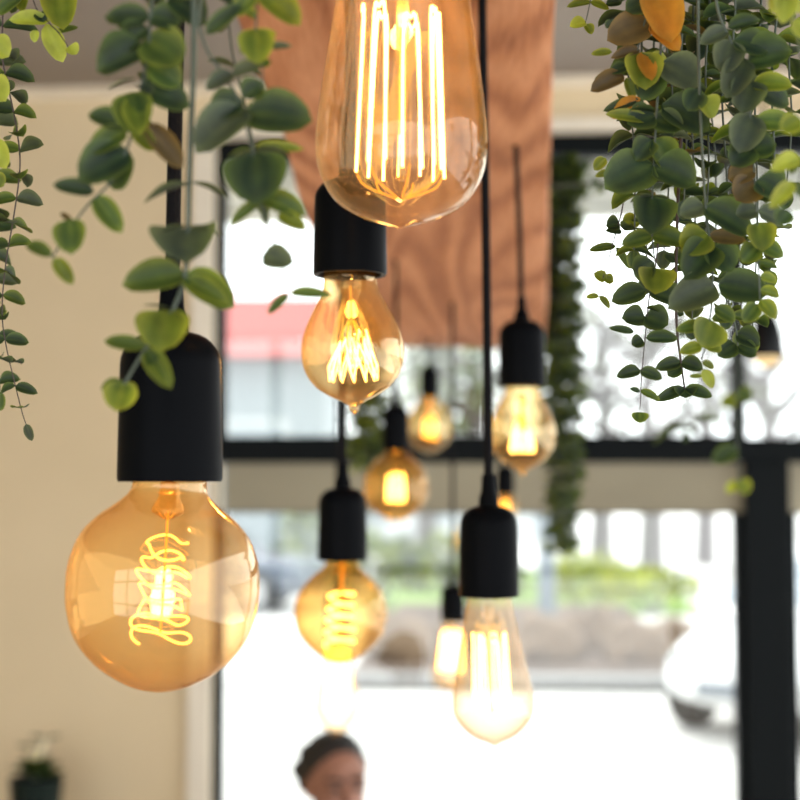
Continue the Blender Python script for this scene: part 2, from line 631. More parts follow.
def pendant(px, py, d, prof, sock, glass, fil, label, energy=0.2, tilt=(0, 0), group='vintage bulbs hanging from the timber beam',
            top_s=None, cord_r=0.0036, cap=True):
    """px, py: bottom rim of the socket in the photograph. prof: (dy, half-width) in photo pixels below the rim. sock: (half-width, height) px"""
    k = d / F
    loc = P(px, py, d)
    root = thing('pendant_light', label, 'pendant light', loc, YAW, group)
    hw, h = sock[0] * k, sock[1] * k
    # cord
    t = beam_at(0.5, max(d, 0.4))
    zt = t.z - loc.z + 0.002
    bm = bmesh.new()
    top_off = (top_s or 0.0) * k
    add_tube(bm, spline([(0, 0, h * 0.96), (top_off * 0.25, 0, h + (zt - h) * 0.4), (top_off * 0.7, 0, h + (zt - h) * 0.75), (top_off, 0, zt)], 6), cord_r, 10)
    obj('cord', bm, 'cord', root)
    # holder with its strain relief
    bm = bmesh.new()
    add_lathe(bm, socket_prof(hw, h), 48)
    ho = obj('lamp_holder', bm, 'black', root, True, 40)
    bm = bmesh.new()
    gr = cord_r * 1.0
    add_lathe(bm, [(0, h * 0.98), (max(hw * 0.34, gr * 2), h * 0.98), (max(hw * 0.32, gr * 1.9), h * 1.10), (gr * 1.7, h * 1.16), (gr * 1.5, h * 1.34), (gr * 0.9, h * 1.36)], 24)
    obj('cord_grip', bm, 'black', root, True, 40)
    # glass
    pr = [(w * k, -dy * k) for dy, w in prof]
    pr2 = [(max(r, 0.0), z) for r, z in spline(pr, 6)]
    pr2[-1] = (0.0, pr2[-1][1])
    bm = bmesh.new()
    add_lathe(bm, pr2, 64)
    gb = obj('glass_bulb', bm, glass, root, True, 60)
    gb.rotation_euler = (tilt[1], tilt[0], 0)
    neck = pr[0][0]
    # screw cap inside the holder
    if cap:
        bm = bmesh.new()
        z0 = pr[0][1]
        add_lathe(bm, [(0, z0 + neck * 0.9), (neck * 0.5, z0 + neck * 0.85), (neck * 0.86, z0 + neck * 0.7), (neck * 0.9, z0 + 0.002), (neck * 0.62, z0 - 0.001), (0, z0 - 0.001)], 32)
        obj('screw_cap', bm, 'brass', gb)
    fil(gb, k)
    ld = bpy.data.lights.new('bulb_glow', 'POINT')
    ld.energy = energy
    ld.color = (1.0, 0.50, 0.17)
    ld.shadow_soft_size = 0.006
    lo = bpy.data.objects.new('bulb_glow', ld)
    COL.objects.link(lo)
    lo.parent = gb
    lo.location = (0, 0, -k * (prof[-1][0] * 0.5))
    return root


def stem_part(gb, k, z0, z1, r0, r1):
    bm = bmesh.new()
    add_lathe(bm, [(0, -z0 * k), (r0 * 1.5 * k, -z0 * k), (r0 * k, -(z0 * 0.7 + z1 * 0.3) * k), (r1 * k, -(z1 - 3) * k), (r1 * 1.5 * k, -z1 * k), (0, -(z1 + 2) * k)], 20)
    obj('glass_stem', bm, 'clear', gb)


def fil_st(z0, z1, rt, rb, n, w, stem_z, dull=True, core=True, hotmat='hot'):
    """tall squirrel-cage: upright hairpin loops round a glass stem"""
    def f(gb, k):
        bm = bmesh.new()
        rnd = random.Random(int(z0 * 7 + z1 + n))
        for i in range(n):
            a = 2 * pi * i / n + 0.25
            a2 = a + 2 * pi / n * 0.42
            zt = z0 + rnd.uniform(0, 1) * (z1 - z0) * 0.13
            zb = z1 - rnd.uniform(0, 1) * (z1 - z0) * 0.07
            j = rnd.uniform(0.88, 1.06)
            pts = [(rb * j * cos(a), rb * j * sin(a), -zb), (rt * j * cos(a), rt * j * sin(a), -(zt + (z1 - z0) * 0.04)),
                   (rt * 1.02 * j * cos((a + a2) / 2), rt * 1.02 * j * sin((a + a2) / 2), -zt),
                   (rt * j * cos(a2), rt * j * sin(a2), -(zt + (z1 - z0) * 0.04)), (rb * j * cos(a2 + 0.12), rb * j * sin(a2 + 0.12), -zb)]
            add_tube(bm, [Vector(p) * k for p in spline(pts, 4)], w * k, 6)
        obj('filament', bm, hotmat, gb)
        if core:
            bm = bmesh.new()
            add_tube(bm, [Vector((0, 0, -(z0 + (z1 - z0) * 0.12) * k)), Vector((0, 0, -(z0 + (z1 - z0) * 0.75) * k))], w * k * 2.2, 8)
            obj('stem_glow', bm, 'core', gb)  # emitting rod stands in for the glass stem lit by the filament
        if dull:
            bm = bmesh.new()
            for i in range(n):
                a = 2 * pi * i / n + 0.4
                pts = [(rb * cos(a), rb * sin(a), -z1 + 2), (rb * 0.8 * cos(a), rb * 0.8 * sin(a), -(z1 + (z1 - z0) * 0.06)),
                       (rb * 0.15 * cos(a), rb * 0.15 * sin(a), -(z1 + (z1 - z0) * 0.13))]
                add_tube(bm, [Vector(p) * k for p in spline(pts, 4)], w * k * 0.75, 5)
            obj('support_wires', bm, 'dull', gb)
        stem_part(gb, k, stem_z, z1 + (z1 - z0) * 0.02, rb * 0.16, rb * 0.10)
    return f


def fil_zig(z0, z1, rt, rb, n, w, stem_z, hotmat='hot'):
    """pear bulb: woven cage with pointed loops at the bottom"""
    def f(gb, k):
        bm = bmesh.new()
        rnd = random.Random(5)
        for off in (0.0, 0.5):
            pts = []
            for i in range(n):
                a = 2 * pi * (i + off) / n
                a2 = 2 * pi * (i + off + 0.5) / n
                zz = z0 + rnd.uniform(0, 0.35) * (z1 - z0) + off * 6
                pts += [(rb * cos(a), rb * sin(a), -z1), (rb * 1.04 * cos(a + 0.18), rb * 1.04 * sin(a + 0.18), -(z1 - (z1 - z0) * 0.25)),
                        (rt * cos(a2), rt * sin(a2), -zz)]
            add_tube(bm, [Vector(p) * k for p in pts], w * k, 6, closed=True)
        obj('filament', bm, hotmat, gb)
        bm = bmesh.new()
        for i in range(n):
            a = 2 * pi * i / n
            rr = rt * 0.7
            pts = [(rr * 0.3 * cos(a), rr * 0.3 * sin(a), -(z0 - 4)), (rr * cos(a), rr * sin(a), -(z0 + (z1 - z0) * 0.2)),
                   (rr * 1.2 * cos(a + 0.4), rr * 1.2 * sin(a + 0.4), -(z0 + (z1 - z0) * 0.7)), (rr * 0.5 * cos(a + 0.6), rr * 0.5 * sin(a + 0.6), -(z0 + (z1 - z0) * 0.5))]
            add_tube(bm, [Vector(p) * k for p in spline(pts, 4)], w * k * 0.6, 5)
        obj('inner_loops', bm, 'core', gb)
        bm = bmesh.new()
        add_tube(bm, [Vector((0, 0, -stem_z * k)), Vector((0, 0, -(z0 + (z1 - z0) * 0.6) * k))], w * k * 1.3, 8)
        obj('support_rod', bm, 'dull', gb)
        stem_part(gb, k, stem_z, z0, rb * 0.3, rb * 0.12)
    return f


def fil_coil(z0, z1, rad, turns, w, stem_z, wob=0.2, hotmat='warm', tilt=0.25):
    """spiral filament wound loosely around a stem"""
    def f(gb, k):
        bm = bmesh.new()
        n = int(turns * 40)
        pts = []
        rnd = random.Random(11)
        ph = [rnd.uniform(0, 6.28) for _ in range(4)]
        for i in range(n + 1):
            t = i / n
            a = 2 * pi * turns * t
            r = rad * (0.80 + 0.20 * t) * (1 + wob * sin(a * 2.3 + ph[0]))
            z = z0 + (z1 - z0) * t + wob * rad * 0.9 * sin(a * 1.0 + ph[1]) + tilt * r * cos(a) + wob * rad * 0.5 * sin(a * 3.1 + ph[2])
            pts.append(Vector((r * cos(a), r * sin(a), -z)) * k)
        add_tube(bm, pts, w * k, 6)
        obj('filament', bm, hotmat, gb)
        bm = bmesh.new()
        add_tube(bm, [Vector((0, 0, -stem_z * k)), Vector((0.02 * rad * k, 0, -(z0 * 0.5 + z1 * 0.5) * k)), Vector((0, 0, -(z1 * 0.95) * k))], w * k * 0.9, 6)
        obj('support_rod', bm, 'dull', gb)
        # little glass flare with its mounting collar
        bm = bmesh.new()
        zz = stem_z
        add_lathe(bm, [(0, 0), (rad * 0.36 * k, -2 * k), (rad * 0.40 * k, -zz * 0.55 * k), (rad * 0.62 * k, -zz * 0.9 * k), (rad * 0.62 * k, -zz * 1.05 * k), (rad * 0.2 * k, -zz * 1.25 * k), (0, -zz * 1.3 * k)], 24)
        obj('glass_stem', bm, 'amber', gb)
    return f


# the nearest, big clear teardrop bulb at the top
pendant(405, -194, 0.66,
        [(-6, 25), (10, 26), (40, 31), (90, 43), (140, 54), (196, 66), (250, 74), (300, 81), (335, 84.5), (360, 83.5), (382, 76), (400, 63), (412, 44), (419, 25), (423, 10), (426, 0)],
        (58, 145), 'clear', fil_st(206, 374, 38, 44, 7, 1.25, 40), 'largest clear teardrop bulb, hanging nearest at the top of the picture', 0.22, tilt=(0.01, 0))
# pear bulb under it
pendant(350, 275, 0.90,
        [(-14, 26), (0, 26), (16, 28), (30, 35), (50, 45), (66, 50), (82, 51), (98, 47), (112, 37), (122, 22), (127, 11), (131, 6), (136, 4.5), (140, 0)],
        (37, 97), 'gold', fil_zig(50, 106, 14, 24, 6, 0.65, 12), 'golden pear-shaped bulb with a pointed tip and woven filament, below the big teardrop bulb', 0.16, tilt=(-0.035, 0))
# amber globe at left
pendant(170, 481, 0.67,
        [(-8, 36), (0, 36.5), (12, 39), (24, 51), (38, 69), (56, 84), (80, 93), (106, 95.5), (132, 93), (160, 83), (184, 62), (200, 36), (207, 16), (209, 0)],
        (52.5, 149), 'amber', fil_coil(58, 160, 26, 6.6, 1.2, 30, 0.20), 'large amber globe bulb hanging at left under a big black holder', 0.20, tilt=(0.055, 0), top_s=12)
# clear teardrop at right centre
pendant(489, 596, 1.12,
        [(-6, 21), (0, 21.5), (16, 24), (44, 30), (72, 35.5), (92, 39.5), (106, 40.5), (118, 39), (130, 31), (139, 20), (144, 9), (149, 0)],
        (30, 90), 'rosy', fil_st(38, 112, 17, 19, 7, 0.75, 10, dull=False, core=True), 'clear teardrop bulb hanging low beside the white street, right of the spiral globe', 0.06, tilt=(-0.035, 0), top_s=-5)
# smoky globe with spiral in the middle
pendant(342.5, 560, 1.40,
        [(-5, 15), (0, 15.5), (8, 19), (18, 30), (30, 40), (46, 46), (60, 45.5), (76, 40), (90, 27), (100, 12), (102, 0)],
        (25, 72), 'deep', fil_coil(32, 86, 15, 4.6, 1.4, 12, 0.05, 'hot', 0.1), 'amber globe bulb with a tight spiral filament, above the head of the seated person', 0.045, tilt=(0.03, 0))
# pear bulb right
pendant(522, 386, 1.55,
        [(-5, 16), (0, 16), (8, 18), (22, 25), (36, 31), (49, 33.5), (62, 31), (74, 22), (81, 11), (84, 5), (87, 3), (90, 0)],
        (23.5, 66), 'gold', fil_zig(34, 66, 6, 11, 5, 1.1, 8), 'pear-shaped bulb hanging by the right edge of the beam on a thin cord', 0.10, cord_r=0.003, top_s=-5)
# far globes
pendant(396, 450, 2.10,
        [(-3, 9), (0, 9), (7, 15), (16, 25), (28, 31), (40, 32), (52, 29), (62, 20), (69, 9), (71, 0)],
        (13.5, 45), 'deep', fil_st(24, 52, 7, 8, 6, 1.5, 6, False, True), 'distant amber globe bulb with boxy glowing filament, lower of the two in the middle', 0.08, cord_r=0.003)
pendant(429.5, 396, 2.80,
        [(-2, 6), (0, 6), (6, 11), (14, 18), (24, 22), (36, 22), (46, 18), (54, 9), (57, 0)],
        (9.5, 30), 'gold', fil_coil(22, 42, 6, 3, 1.6, 5, 0.05, 'warm', 0.1), 'smallest and farthest globe bulb, pale gold, at the end of the beam', 0.06, cord_r=0.003)
pendant(453, 621, 2.40,
        [(-2, 9), (0, 9), (14, 11), (34, 15), (52, 18), (60, 17), (67, 11), (71, 0)],
        (12.5, 36), 'rosy', fil_st(12, 50, 9, 11, 7, 2.0, 4, False, False), 'brightly glowing teardrop bulb half hidden behind the low clear teardrop bulb', 0.10, cord_r=0.003, tilt=(0.06, 0))
pendant(505, 494, 2.70,
        [(-2, 6), (0, 6), (5, 10), (13, 13), (20, 12), (26, 6), (29, 0)],
        (9.5, 28), 'gold', fil_coil(7, 20, 4, 3, 1.2, 4, 0.05, 'warm', 0.1), 'small bulb mostly hidden behind the cord of the low clear teardrop bulb', 0.05, cord_r=0.003)
pendant(337, 633, 2.30,
        [(-2, 9), (0, 9), (20, 13), (45, 18), (66, 22), (78, 22), (90, 16), (98, 8), (102, 0)],
        (12.5, 38), 'rosy', fil_st(18, 74, 10, 12, 7, 2.2, 6, False, False), 'dazzling teardrop bulb just above the hair of the seated person', 0.10, cord_r=0.003)

# black pendant lamp with a shade at right
lp = P(767, 357, 2.6)
k = 2.6 / F
lamp = thing('shaded_pendant_lamp', 'black pendant lamp with warm lining behind the leaves at right', 'pendant light', lp, YAW)
bm = bmesh.new()
add_lathe(bm, [(17 * k, 0), (17.4 * k, 1 * k), (15.5 * k, 18 * k), (13 * k, 32 * k), (8 * k, 42 * k), (4 * k, 46 * k), (0, 46 * k)], 40)
obj('lamp_shade', bm, 'shade', lamp)
bm = bmesh.new()
add_lathe(bm, [(16.9 * k, 0.2 * k), (15 * k, 17.5 * k), (12.4 * k, 31 * k), (7 * k, 40 * k), (0, 43 * k)], 40)
obj('shade_lining', bm, 'shadein', lamp)
bm = bmesh.new()
add_ball(bm, (0, 0, 3 * k), 14 * k, 1, 1, 0.95)
obj('lamp_bulb', bm, emit_mat('lamp_bulb_glow', (1, 0.72, 0.36), 1.15), lamp)
ld = bpy.data.lights.new('lamp_glow', 'POINT')
ld.energy = 0.5
ld.color = (1, 0.66, 0.32)
ld.shadow_soft_size = 0.012
lo = bpy.data.objects.new('lamp_glow', ld)
COL.objects.link(lo)
lo.parent = lamp
lo.location = (0, 0, 20 * k)
bm = bmesh.new()
add_tube(bm, [(0, 0, 45 * k), (0, 0, CEIL - lp.z)], 0.003)
obj('cord', bm, 'cord', lamp)

# ------------------------------------------------------------------ eucalyptus
TONE = {
    'D': ((0.014, 0.033, 0.022), (0.10, 0.155, 0.045)),
    'G': ((0.040, 0.058, 0.044), (0.13, 0.17, 0.09)),
    'M': ((0.034, 0.072, 0.018), (0.20, 0.26, 0.05)),
    'Y': ((0.085, 0.130, 0.016), (0.30, 0.34, 0.05)),
    'L': ((0.28, 0.35, 0.045), (0.40, 0.46, 0.11)),
    'O': ((0.50, 0.20, 0.018), (0.48, 0.26, 0.04)),
    'B': ((0.070, 0.055, 0.028), (0.20, 0.14, 0.05)),
}


def add_leaf(bm, cl, b, t, w, nrm, cup=0.25, tone='D', pointed=0.35, curl=0.0, jit=0.0):
    """one ovate leaf from its base b to its tip t (points), w wide, cupped about its midrib, turned to nrm"""
    ax = t - b
    L = ax.length
    if L < 1e-5:
        return
    ax.normalize()
    sd = ax.cross(nrm)
    if sd.length < 1e-4:
        sd = ax.orthogonal()
    sd.normalize()
    up = sd.cross(ax).normalized()
    c0, c1 = TONE[tone]
    q = 1 + random.uniform(-0.18, 0.18)
    nu, nv = 9, 6
    rows = []
    for i in range(nu + 1):
        u = i / nu
        uu = u ** 0.9
        half = (sin(pi * min(1, uu)) ** 0.52) * (1 - pointed * 0.2 * u)
        if i == 0:
            half = 0.05
        if i == nu:
            half = 0.02
        row = []
        for j in range(nv + 1):
            v = j / nv * 2 - 1
            p = b + ax * (L * u) + sd * (v * half * w * 0.5)
            p += up * (cup * w * 0.5 * (v * half) ** 2 + curl * L * (u * u - u * 0.3) - 0.02 * w * (1 - abs(v)))
            vert = bm.verts.new(p)
            e = max(abs(v) ** 3, (max(0, u - 0.65) / 0.35) ** 2 * 0.8)
            rib = 0.4 * max(0, 1 - abs(v) * 7) * (1 - u)
            f = min(1, e * 0.9 + rib)
            vert[cl] = (*(max(0, (a * (1 - f) + c * f) * q) for a, c in zip(c0, c1)), 1)
            row.append(vert)
        rows.append(row)
    for a, c in zip(rows, rows[1:]):
        for j in range(nv):
            bm.faces.new((a[j], a[j + 1], c[j + 1], c[j]))


TOCAM = -FWD


def branch(root, pts, d, leaves=(), auto=None, rs=1.6, stem='stem', anchor=None, pal=None, px_leaf=None):
    """a stem through photo points at distance d with hand-placed leaves and/or automatic pairs"""
    base = root.location
    path = [P(x, y, d + (z[0] if z else 0)) for x, y, *z in pts]
    full = list(path)
    if anchor is not None:
        a = Vector(anchor)
        m = full[0].lerp(a, 0.45) + Vector((0, 0, 0.012))
        full = [a, m] + full
    sm = [Vector(p) for p in spline([tuple(p) for p in full], 6)]
    bm = bmesh.new()
    k = d / F
    n = len(sm)
    add_tube(bm, [p - base for p in sm], [rs * k * (1.0 - 0.55 * i / n) for i in range(n)], 8)
    br = obj('branch', bm, stem, root)
    bm = bmesh.new()
    cl = bm.verts.layers.float_color.new('leafcol')
    for lf in leaves:
        bx, by, tx, ty, w, tone = lf[:6]
        dz = lf[6] if len(lf) > 6 else random.uniform(-0.3, 0.3)
        L = math.hypot(tx - bx, ty - by) * k
        b = P(bx, by, d)
        t = P(tx, ty, d - dz * L)
        face = (lf[7] if len(lf) > 7 else TOCAM * 1.0 + Vector((0, 0, 0.35)))
        add_leaf(bm, cl, b - base, t - base, w * 1.12 * k, face, random.uniform(0.3, 0.8), tone, curl=random.uniform(-0.18, 0.0))
    if auto:
        spacing, L0, W0, tones = auto[:4]
        fc = auto[4] if len(auto) > 4 else 0.0
        rnd = random.Random(int(pts[0][0] * 31 + pts[-1][1] * 7))
        # walk along the stem
        acc = 0.0
        flip = rnd.randint(0, 1)
        total = sum((b - a).length for a, b in zip(sm, sm[1:]))
        walked = 0.0
        for a, b in zip(sm, sm[1:]):
            seg = (b - a).length
            walked += seg
            acc += seg
            if acc < spacing * k:
                continue
            acc = 0.0
            t = (b - a).normalized()
            sc = 1.0 - 0.45 * (walked / total) ** 3
            flip = 1 - flip
            ang0 = rnd.uniform(-0.45, 0.45) + (pi / 2 if flip else 0)
            for s in (0, 1):
                ang = ang0 + s * pi + rnd.uniform(-0.25, 0.25)
                side = (RIGHT * cos(ang) + HF * sin(ang))
                dirv = (side * 1.0 - t * rnd.uniform(-0.45, 0.30)).normalized()
                L = L0 * k * sc * rnd.uniform(0.85, 1.12)
                nrm = (-t * 0.8 + TOCAM * (fc + rnd.uniform(0.1, 0.7)) - dirv * 0.2)
                add_leaf(bm, cl, b - base, b + dirv * L - base, W0 * k * sc * rnd.uniform(0.85, 1.1), nrm, rnd.uniform(0.3, 0.85),
                         rnd.choice(tones), curl=rnd.uniform(-0.28, 0.02))
        # leaf at the very tip
        t = (sm[-1] - sm[-2]).normalized()
        add_leaf(bm, cl, sm[-1] - base, sm[-1] + t * L0 * k * 0.5 - base, W0 * k * 0.45, TOCAM, 0.3, rnd.choice(tones))
    o = obj('leaves', bm, 'leaf', br, True, 180, normals=False)
    return br


UPV = Vector((0, 0, 1)) + TOCAM * 0.25
DWN = TOCAM * 0.9 - Vector((0, 0, 0.3))
anc = beam_at(0.28, 0.56)
bunch = thing('hanging_eucalyptus', 'large green eucalyptus bunch dangling over the black holder of the big amber globe bulb', 'hanging plant', anc)
A1 = anc + RIGHT * 0.01
d = 0.565
branch(bunch, [(160, -70), (152, 0), (148, 50), (140, 95), (130, 140), (112, 180), (88, 205), (68, 232), (52, 258)], d, [
    (150, 18, 104, 16, 26, 'D'), (150, 16, 180, 22, 30, 'D'), (168, -6, 208, 22, 36, 'D'), (148, 28, 121, 46, 28, 'D'),
    (146, 48, 96, 70, 42, 'D'), (145, 38, 182, 62, 46, 'M'), (148, 62, 182, 84, 34, 'M'), (136, 78, 107, 88, 16, 'G', 0.3, UPV), (138, 84, 150, 94, 20, 'G', 0.8, UPV),
    (140, 84, 190, 106, 34, 'D'), (131, 92, 137, 134, 38, 'M', 0.6), (134, 96, 140, 133, 26, 'Y', 0.75), (126, 126, 88, 112, 22, 'D'), (127, 130, 89, 152, 26, 'M'),
    (133, 128, 154, 150, 18, 'Y'), (146, 124, 183, 168, 24, 'B'), (130, 152, 78, 178, 46, 'D'), (128, 150, 112, 190, 34, 'D', -0.3), (94, 192, 53, 184, 18, 'D'),
    (95, 196, 122, 233, 22, 'M'), (70, 219, 71, 253, 31, 'M', 0.4), (72, 222, 60, 212, 6, 'B'), (52, 256, 25, 242, 14, 'M'), (54, 258, 73, 284, 15, 'Y'),
    (165, -30, 130, -10, 40, 'D'), (163, -20, 200, -8, 36, 'M')], anchor=A1, rs=2.2)
branch(bunch, [(196, -80), (194, 0), (194, 60), (191, 130), (189, 190), (188, 232), (184, 280), (166, 322), (146, 348), (124, 384)], d, [
    (190, 184, 142, 198, 20, 'G', 0.2, UPV), (190, 182, 229, 194, 18, 'G', 0.2, UPV), (188, 226, 154, 232, 12, 'G', 0.5, UPV), (188, 226, 222, 232, 12, 'G', 0.5, UPV),
    (188, 228, 186, 262, 62, 'G', 0.7, DWN), (185, 274, 122, 284, 34, 'M', 0.2), (184, 274, 234, 307, 32, 'M', 0.1), (186, 278, 228, 302, 20, 'Y', 0.3),
    (170, 308, 143, 304, 10, 'G', 0.4, UPV), (170, 308, 190, 322, 12, 'M', 0.4, UPV), (166, 310, 160, 349, 50, 'Y', 0.6, DWN), (146, 347, 103, 339, 16, 'M'),
    (146, 349, 171, 388, 22, 'M', 0.4), (148, 352, 168, 384, 12, 'Y', 0.5), (124, 382, 116, 411, 32, 'Y', 0.5, DWN), (124, 384, 100, 388, 14, 'M'), (124, 384, 136, 396, 14, 'Y'),
    (200, -20, 240, 4, 22, 'D')], anchor=A1 + RIGHT * 0.006, rs=3.8)
branch(bunch, [(222, -80), (200, 5), (205, 45), (226, 78), (240, 104), (252, 150), (260, 196), (270, 230), (280, 262), (290, 292)], d, [
    (206, 34, 242, 2, 18, 'D'), (234, 74, 206, 89, 18, 'G', 0.5), (232, 74, 263, 62, 16, 'G', 0.2), (243, 100, 210, 114, 32, 'D', 0.2), (244, 98, 264, 82, 24, 'D'),
    (246, 108, 196, 152, 42, 'G', 0.5), (246, 112, 311, 119, 48, 'D', 0.3), (262, 92, 312, 106, 14, 'G', -0.4, UPV), (255, 146, 304, 148, 12, 'Y', -0.3), (254, 150, 226, 164, 14, 'G', 0.2, UPV),
    (256, 150, 290, 152, 14, 'G', 0.2, UPV), (256, 152, 257, 202, 60, 'D', 0.5, DWN), (262, 200, 230, 224, 12, 'M'), (262, 198, 306, 212, 24, 'M'), (278, 214, 306, 229, 16, 'Y'),
    (264, 204, 266, 224, 8, 'G'), (262, 256, 293, 262, 26, 'G'), (289, 294, 267, 313, 10, 'M'), (290, 293, 331, 294, 12, 'M')], anchor=A1 + RIGHT * 0.012, rs=2.0)
branch(bunch, [(262, -70), (258, -10), (256, 30), (262, 52), (262, 92)], d, [
    (262, -6, 300, 24, 30, 'Y', 0.3), (256, -8, 234, 14, 22, 'M'), (256, -4, 276, 4, 16, 'Y'), (257, 18, 244, 10, 10, 'Y'), (256, 28, 258, 62, 34, 'Y', 0.5), (262, 38, 276, 32, 12, 'Y'),
    (266, 48, 292, 45, 9, 'G'), (258, 40, 240, 52, 20, 'M'), (262, 66, 270, 60, 10, 'M')], anchor=A1 + RIGHT * 0.02, rs=1.6)

branch(bunch, [(176, -80), (158, -20), (150, 30), (150, 80), (146, 118)], d + 0.03, auto=(26, 46, 40, 'DDDM'), anchor=A1 + HF * 0.01, rs=2.0)
branch(bunch, [(214, -80), (226, -10), (232, 50), (244, 100), (256, 160), (262, 196)], d + 0.03, auto=(38, 40, 34, 'DGGD'), anchor=A1 + HF * 0.01, rs=1.8)

# at the left edge
anc = beam_at(0.02, 0.8) + Vector((0, 0, 0.03))
edge = thing('hanging_eucalyptus', 'thin small-leaved eucalyptus trailing down the left edge before the cream wall', 'hanging plant', anc)
d = 0.80
branch(edge, [(14, -70), (2, 40), (8, 85), (16, 125), (20, 165), (14, 215), (6, 262), (2, 310), (6, 345), (14, 380), (22, 412), (26, 424)], d,
       auto=(19, 36, 22, 'DDDMGM', 0.9), anchor=anc, rs=1.1, stem='darkstem')
branch(edge, [(-8, -70), (-10, 60), (-6, 150), (-8, 230), (-4, 300), (-2, 350), (0, 392)], d + 0.03, auto=(22, 38, 26, 'DMGD', 0.9), anchor=anc - RIGHT * 0.004, rs=1.2)
branch(edge, [(26, -60), (34, 2), (48, 22), (58, 32), (69, 48)], d - 0.1, [  # light leaf tones here stand in for light falling from the front
    (49, 21, 9, 19, 17, 'L'), (46, 24, 63, 62, 20, 'L'), (60, -14, 63, 29, 34, 'Y', 0.4), (40, 12, 44, 22, 14, 'D'), (57, 32, 78, 26, 8, 'M'), (69, 46, 77, 54, 14, 'L'), (36, 30, 34, 42, 9, 'L'),
    (22, -6, -4, 14, 20, 'M'), (26, -10, 20, 12, 14, 'Y')], anchor=anc + RIGHT * 0.004, rs=1.0, stem='darkstem')
branch(edge, [(-14, -60), (-12, 20), (-10, 80), (-8, 150), (-8, 178)], d - 0.1, [
    (-10, 40, 9, 56, 24, 'L'), (-12, 80, 5, 100, 28, 'L'), (-10, 140, 6, 168, 22, 'L'), (-8, 175, 4, 186, 16, 'Y')], anchor=anc, rs=1.2)

# right-hand bunch
anc = beam_at(0.985, 0.72) + Vector((0, 0, 0.03))
big = thing('hanging_eucalyptus', 'thick dark eucalyptus bunch hanging in front of the upper right window', 'hanging plant', anc)
d = 0.70
branch(big, [(668, -90), (652, -10), (640, 40), (630, 80)], d, [
    (652, -14, 672, 40, 40, 'O', 0.4), (650, 24, 608, 38, 36, 'B', 0.2), (650, 24, 680, 50, 24, 'O', 0.2), (640, 52, 646, 88, 36, 'Y', 0.5), (642, 52, 652, 80, 18, 'O', 0.6), (640, 50, 612, 56, 12, 'B'),
    (624, 76, 591, 90, 20, 'B'), (626, 78, 634, 99, 13, 'Y'), (640, 100, 603, 111, 12, 'D'), (640, 98, 612, 118, 16, 'O', -0.2), (628, 66, 610, 72, 14, 'D'), (612, 52, 591, 53, 9, 'Y'), (612, 20, 606, 28, 8, 'D'),
    (652, 0, 626, 10, 26, 'D'), (648, 60, 668, 60, 14, 'L')], anchor=anc, rs=1.5)
branch(big, [(675, -90), (664, 0), (660, 60), (656, 120), (654, 160), (652, 200), (652, 235), (655, 262)], d, [
    (655, 116, 628, 122, 30, 'D', 0.3), (655, 112, 630, 108, 14, 'D', 0.2, UPV), (662, 104, 710, 128, 42, 'D', 0.2), (652, 118, 683, 128, 28, 'D', 0.4), (650, 120, 607, 112, 14, 'Y'),
    (653, 164, 606, 186, 46, 'D', 0.4), (653, 166, 696, 184, 40, 'D', 0.3), (652, 140, 636, 160, 24, 'D'), (652, 140, 672, 168, 30, 'M'), (652, 196, 652, 232, 42, 'D', 0.6, DWN), (652, 196, 630, 200, 12, 'G', 0.2, UPV),
    (652, 196, 674, 200, 12, 'G', 0.2, UPV), (652, 236, 622, 244, 18, 'M'), (652, 235, 686, 242, 22, 'M', 0.3), (662, 62, 700, 84, 40, 'G', 0.3), (660, 70, 640, 100, 30, 'D'),
    (655, 268, 656, 292, 36, 'Y', 0.7, DWN), (654, 262, 634, 276, 26, 'D'), (606, 158, 594, 170, 12, 'Y'), (612, 172, 595, 176, 8, 'Y')], anchor=anc + RIGHT * 0.003, rs=1.8)
branch(big, [(662, 200), (656, 262), (650, 292), (646, 330), (642, 372), (640, 410)], d + 0.03, [
    (646, 290, 612, 300, 22, 'D', 0.1), (648, 290, 690, 304, 24, 'D', 0.1), (645, 318, 622, 318, 22, 'D', 0.4), (645, 316, 668, 324, 28, 'D', 0.4), (646, 308, 660, 312, 14, 'D', 0.2, UPV), (634, 332, 610, 327, 8, 'D'),
    (643, 340, 632, 345, 14, 'D'), (646, 338, 678, 338, 14, 'D'), (640, 370, 617, 376, 13, 'D', 0.3), (640, 370, 662, 378, 13, 'D', 0.3), (640, 390, 660, 400, 8, 'M'), (640, 392, 630, 388, 5, 'D'), (640, 412, 640, 423, 16, 'M', 0.6, UPV)],
    rs=0.9, stem='darkstem')
branch(big, [(682, 120), (678, 200), (676, 280), (677, 330), (681, 362), (685, 392)], d + 0.06, [
    (681, 366, 668, 376, 14, 'D'), (681, 362, 703, 368, 16, 'D', 0.3), (681, 362, 656, 368, 14, 'D', 0.3), (685, 388, 656, 400, 12, 'D', 0.5), (685, 388, 712, 396, 13, 'D', 0.5), (684, 388, 686, 398, 22, 'D', 0.8, DWN),
    (676, 262, 664, 254, 10, 'D'), (676, 262, 688, 256, 22, 'M'), (677, 315, 684, 313, 6, 'D'), (676, 240, 694, 236, 12, 'D')], rs=1.9, stem='darkstem')
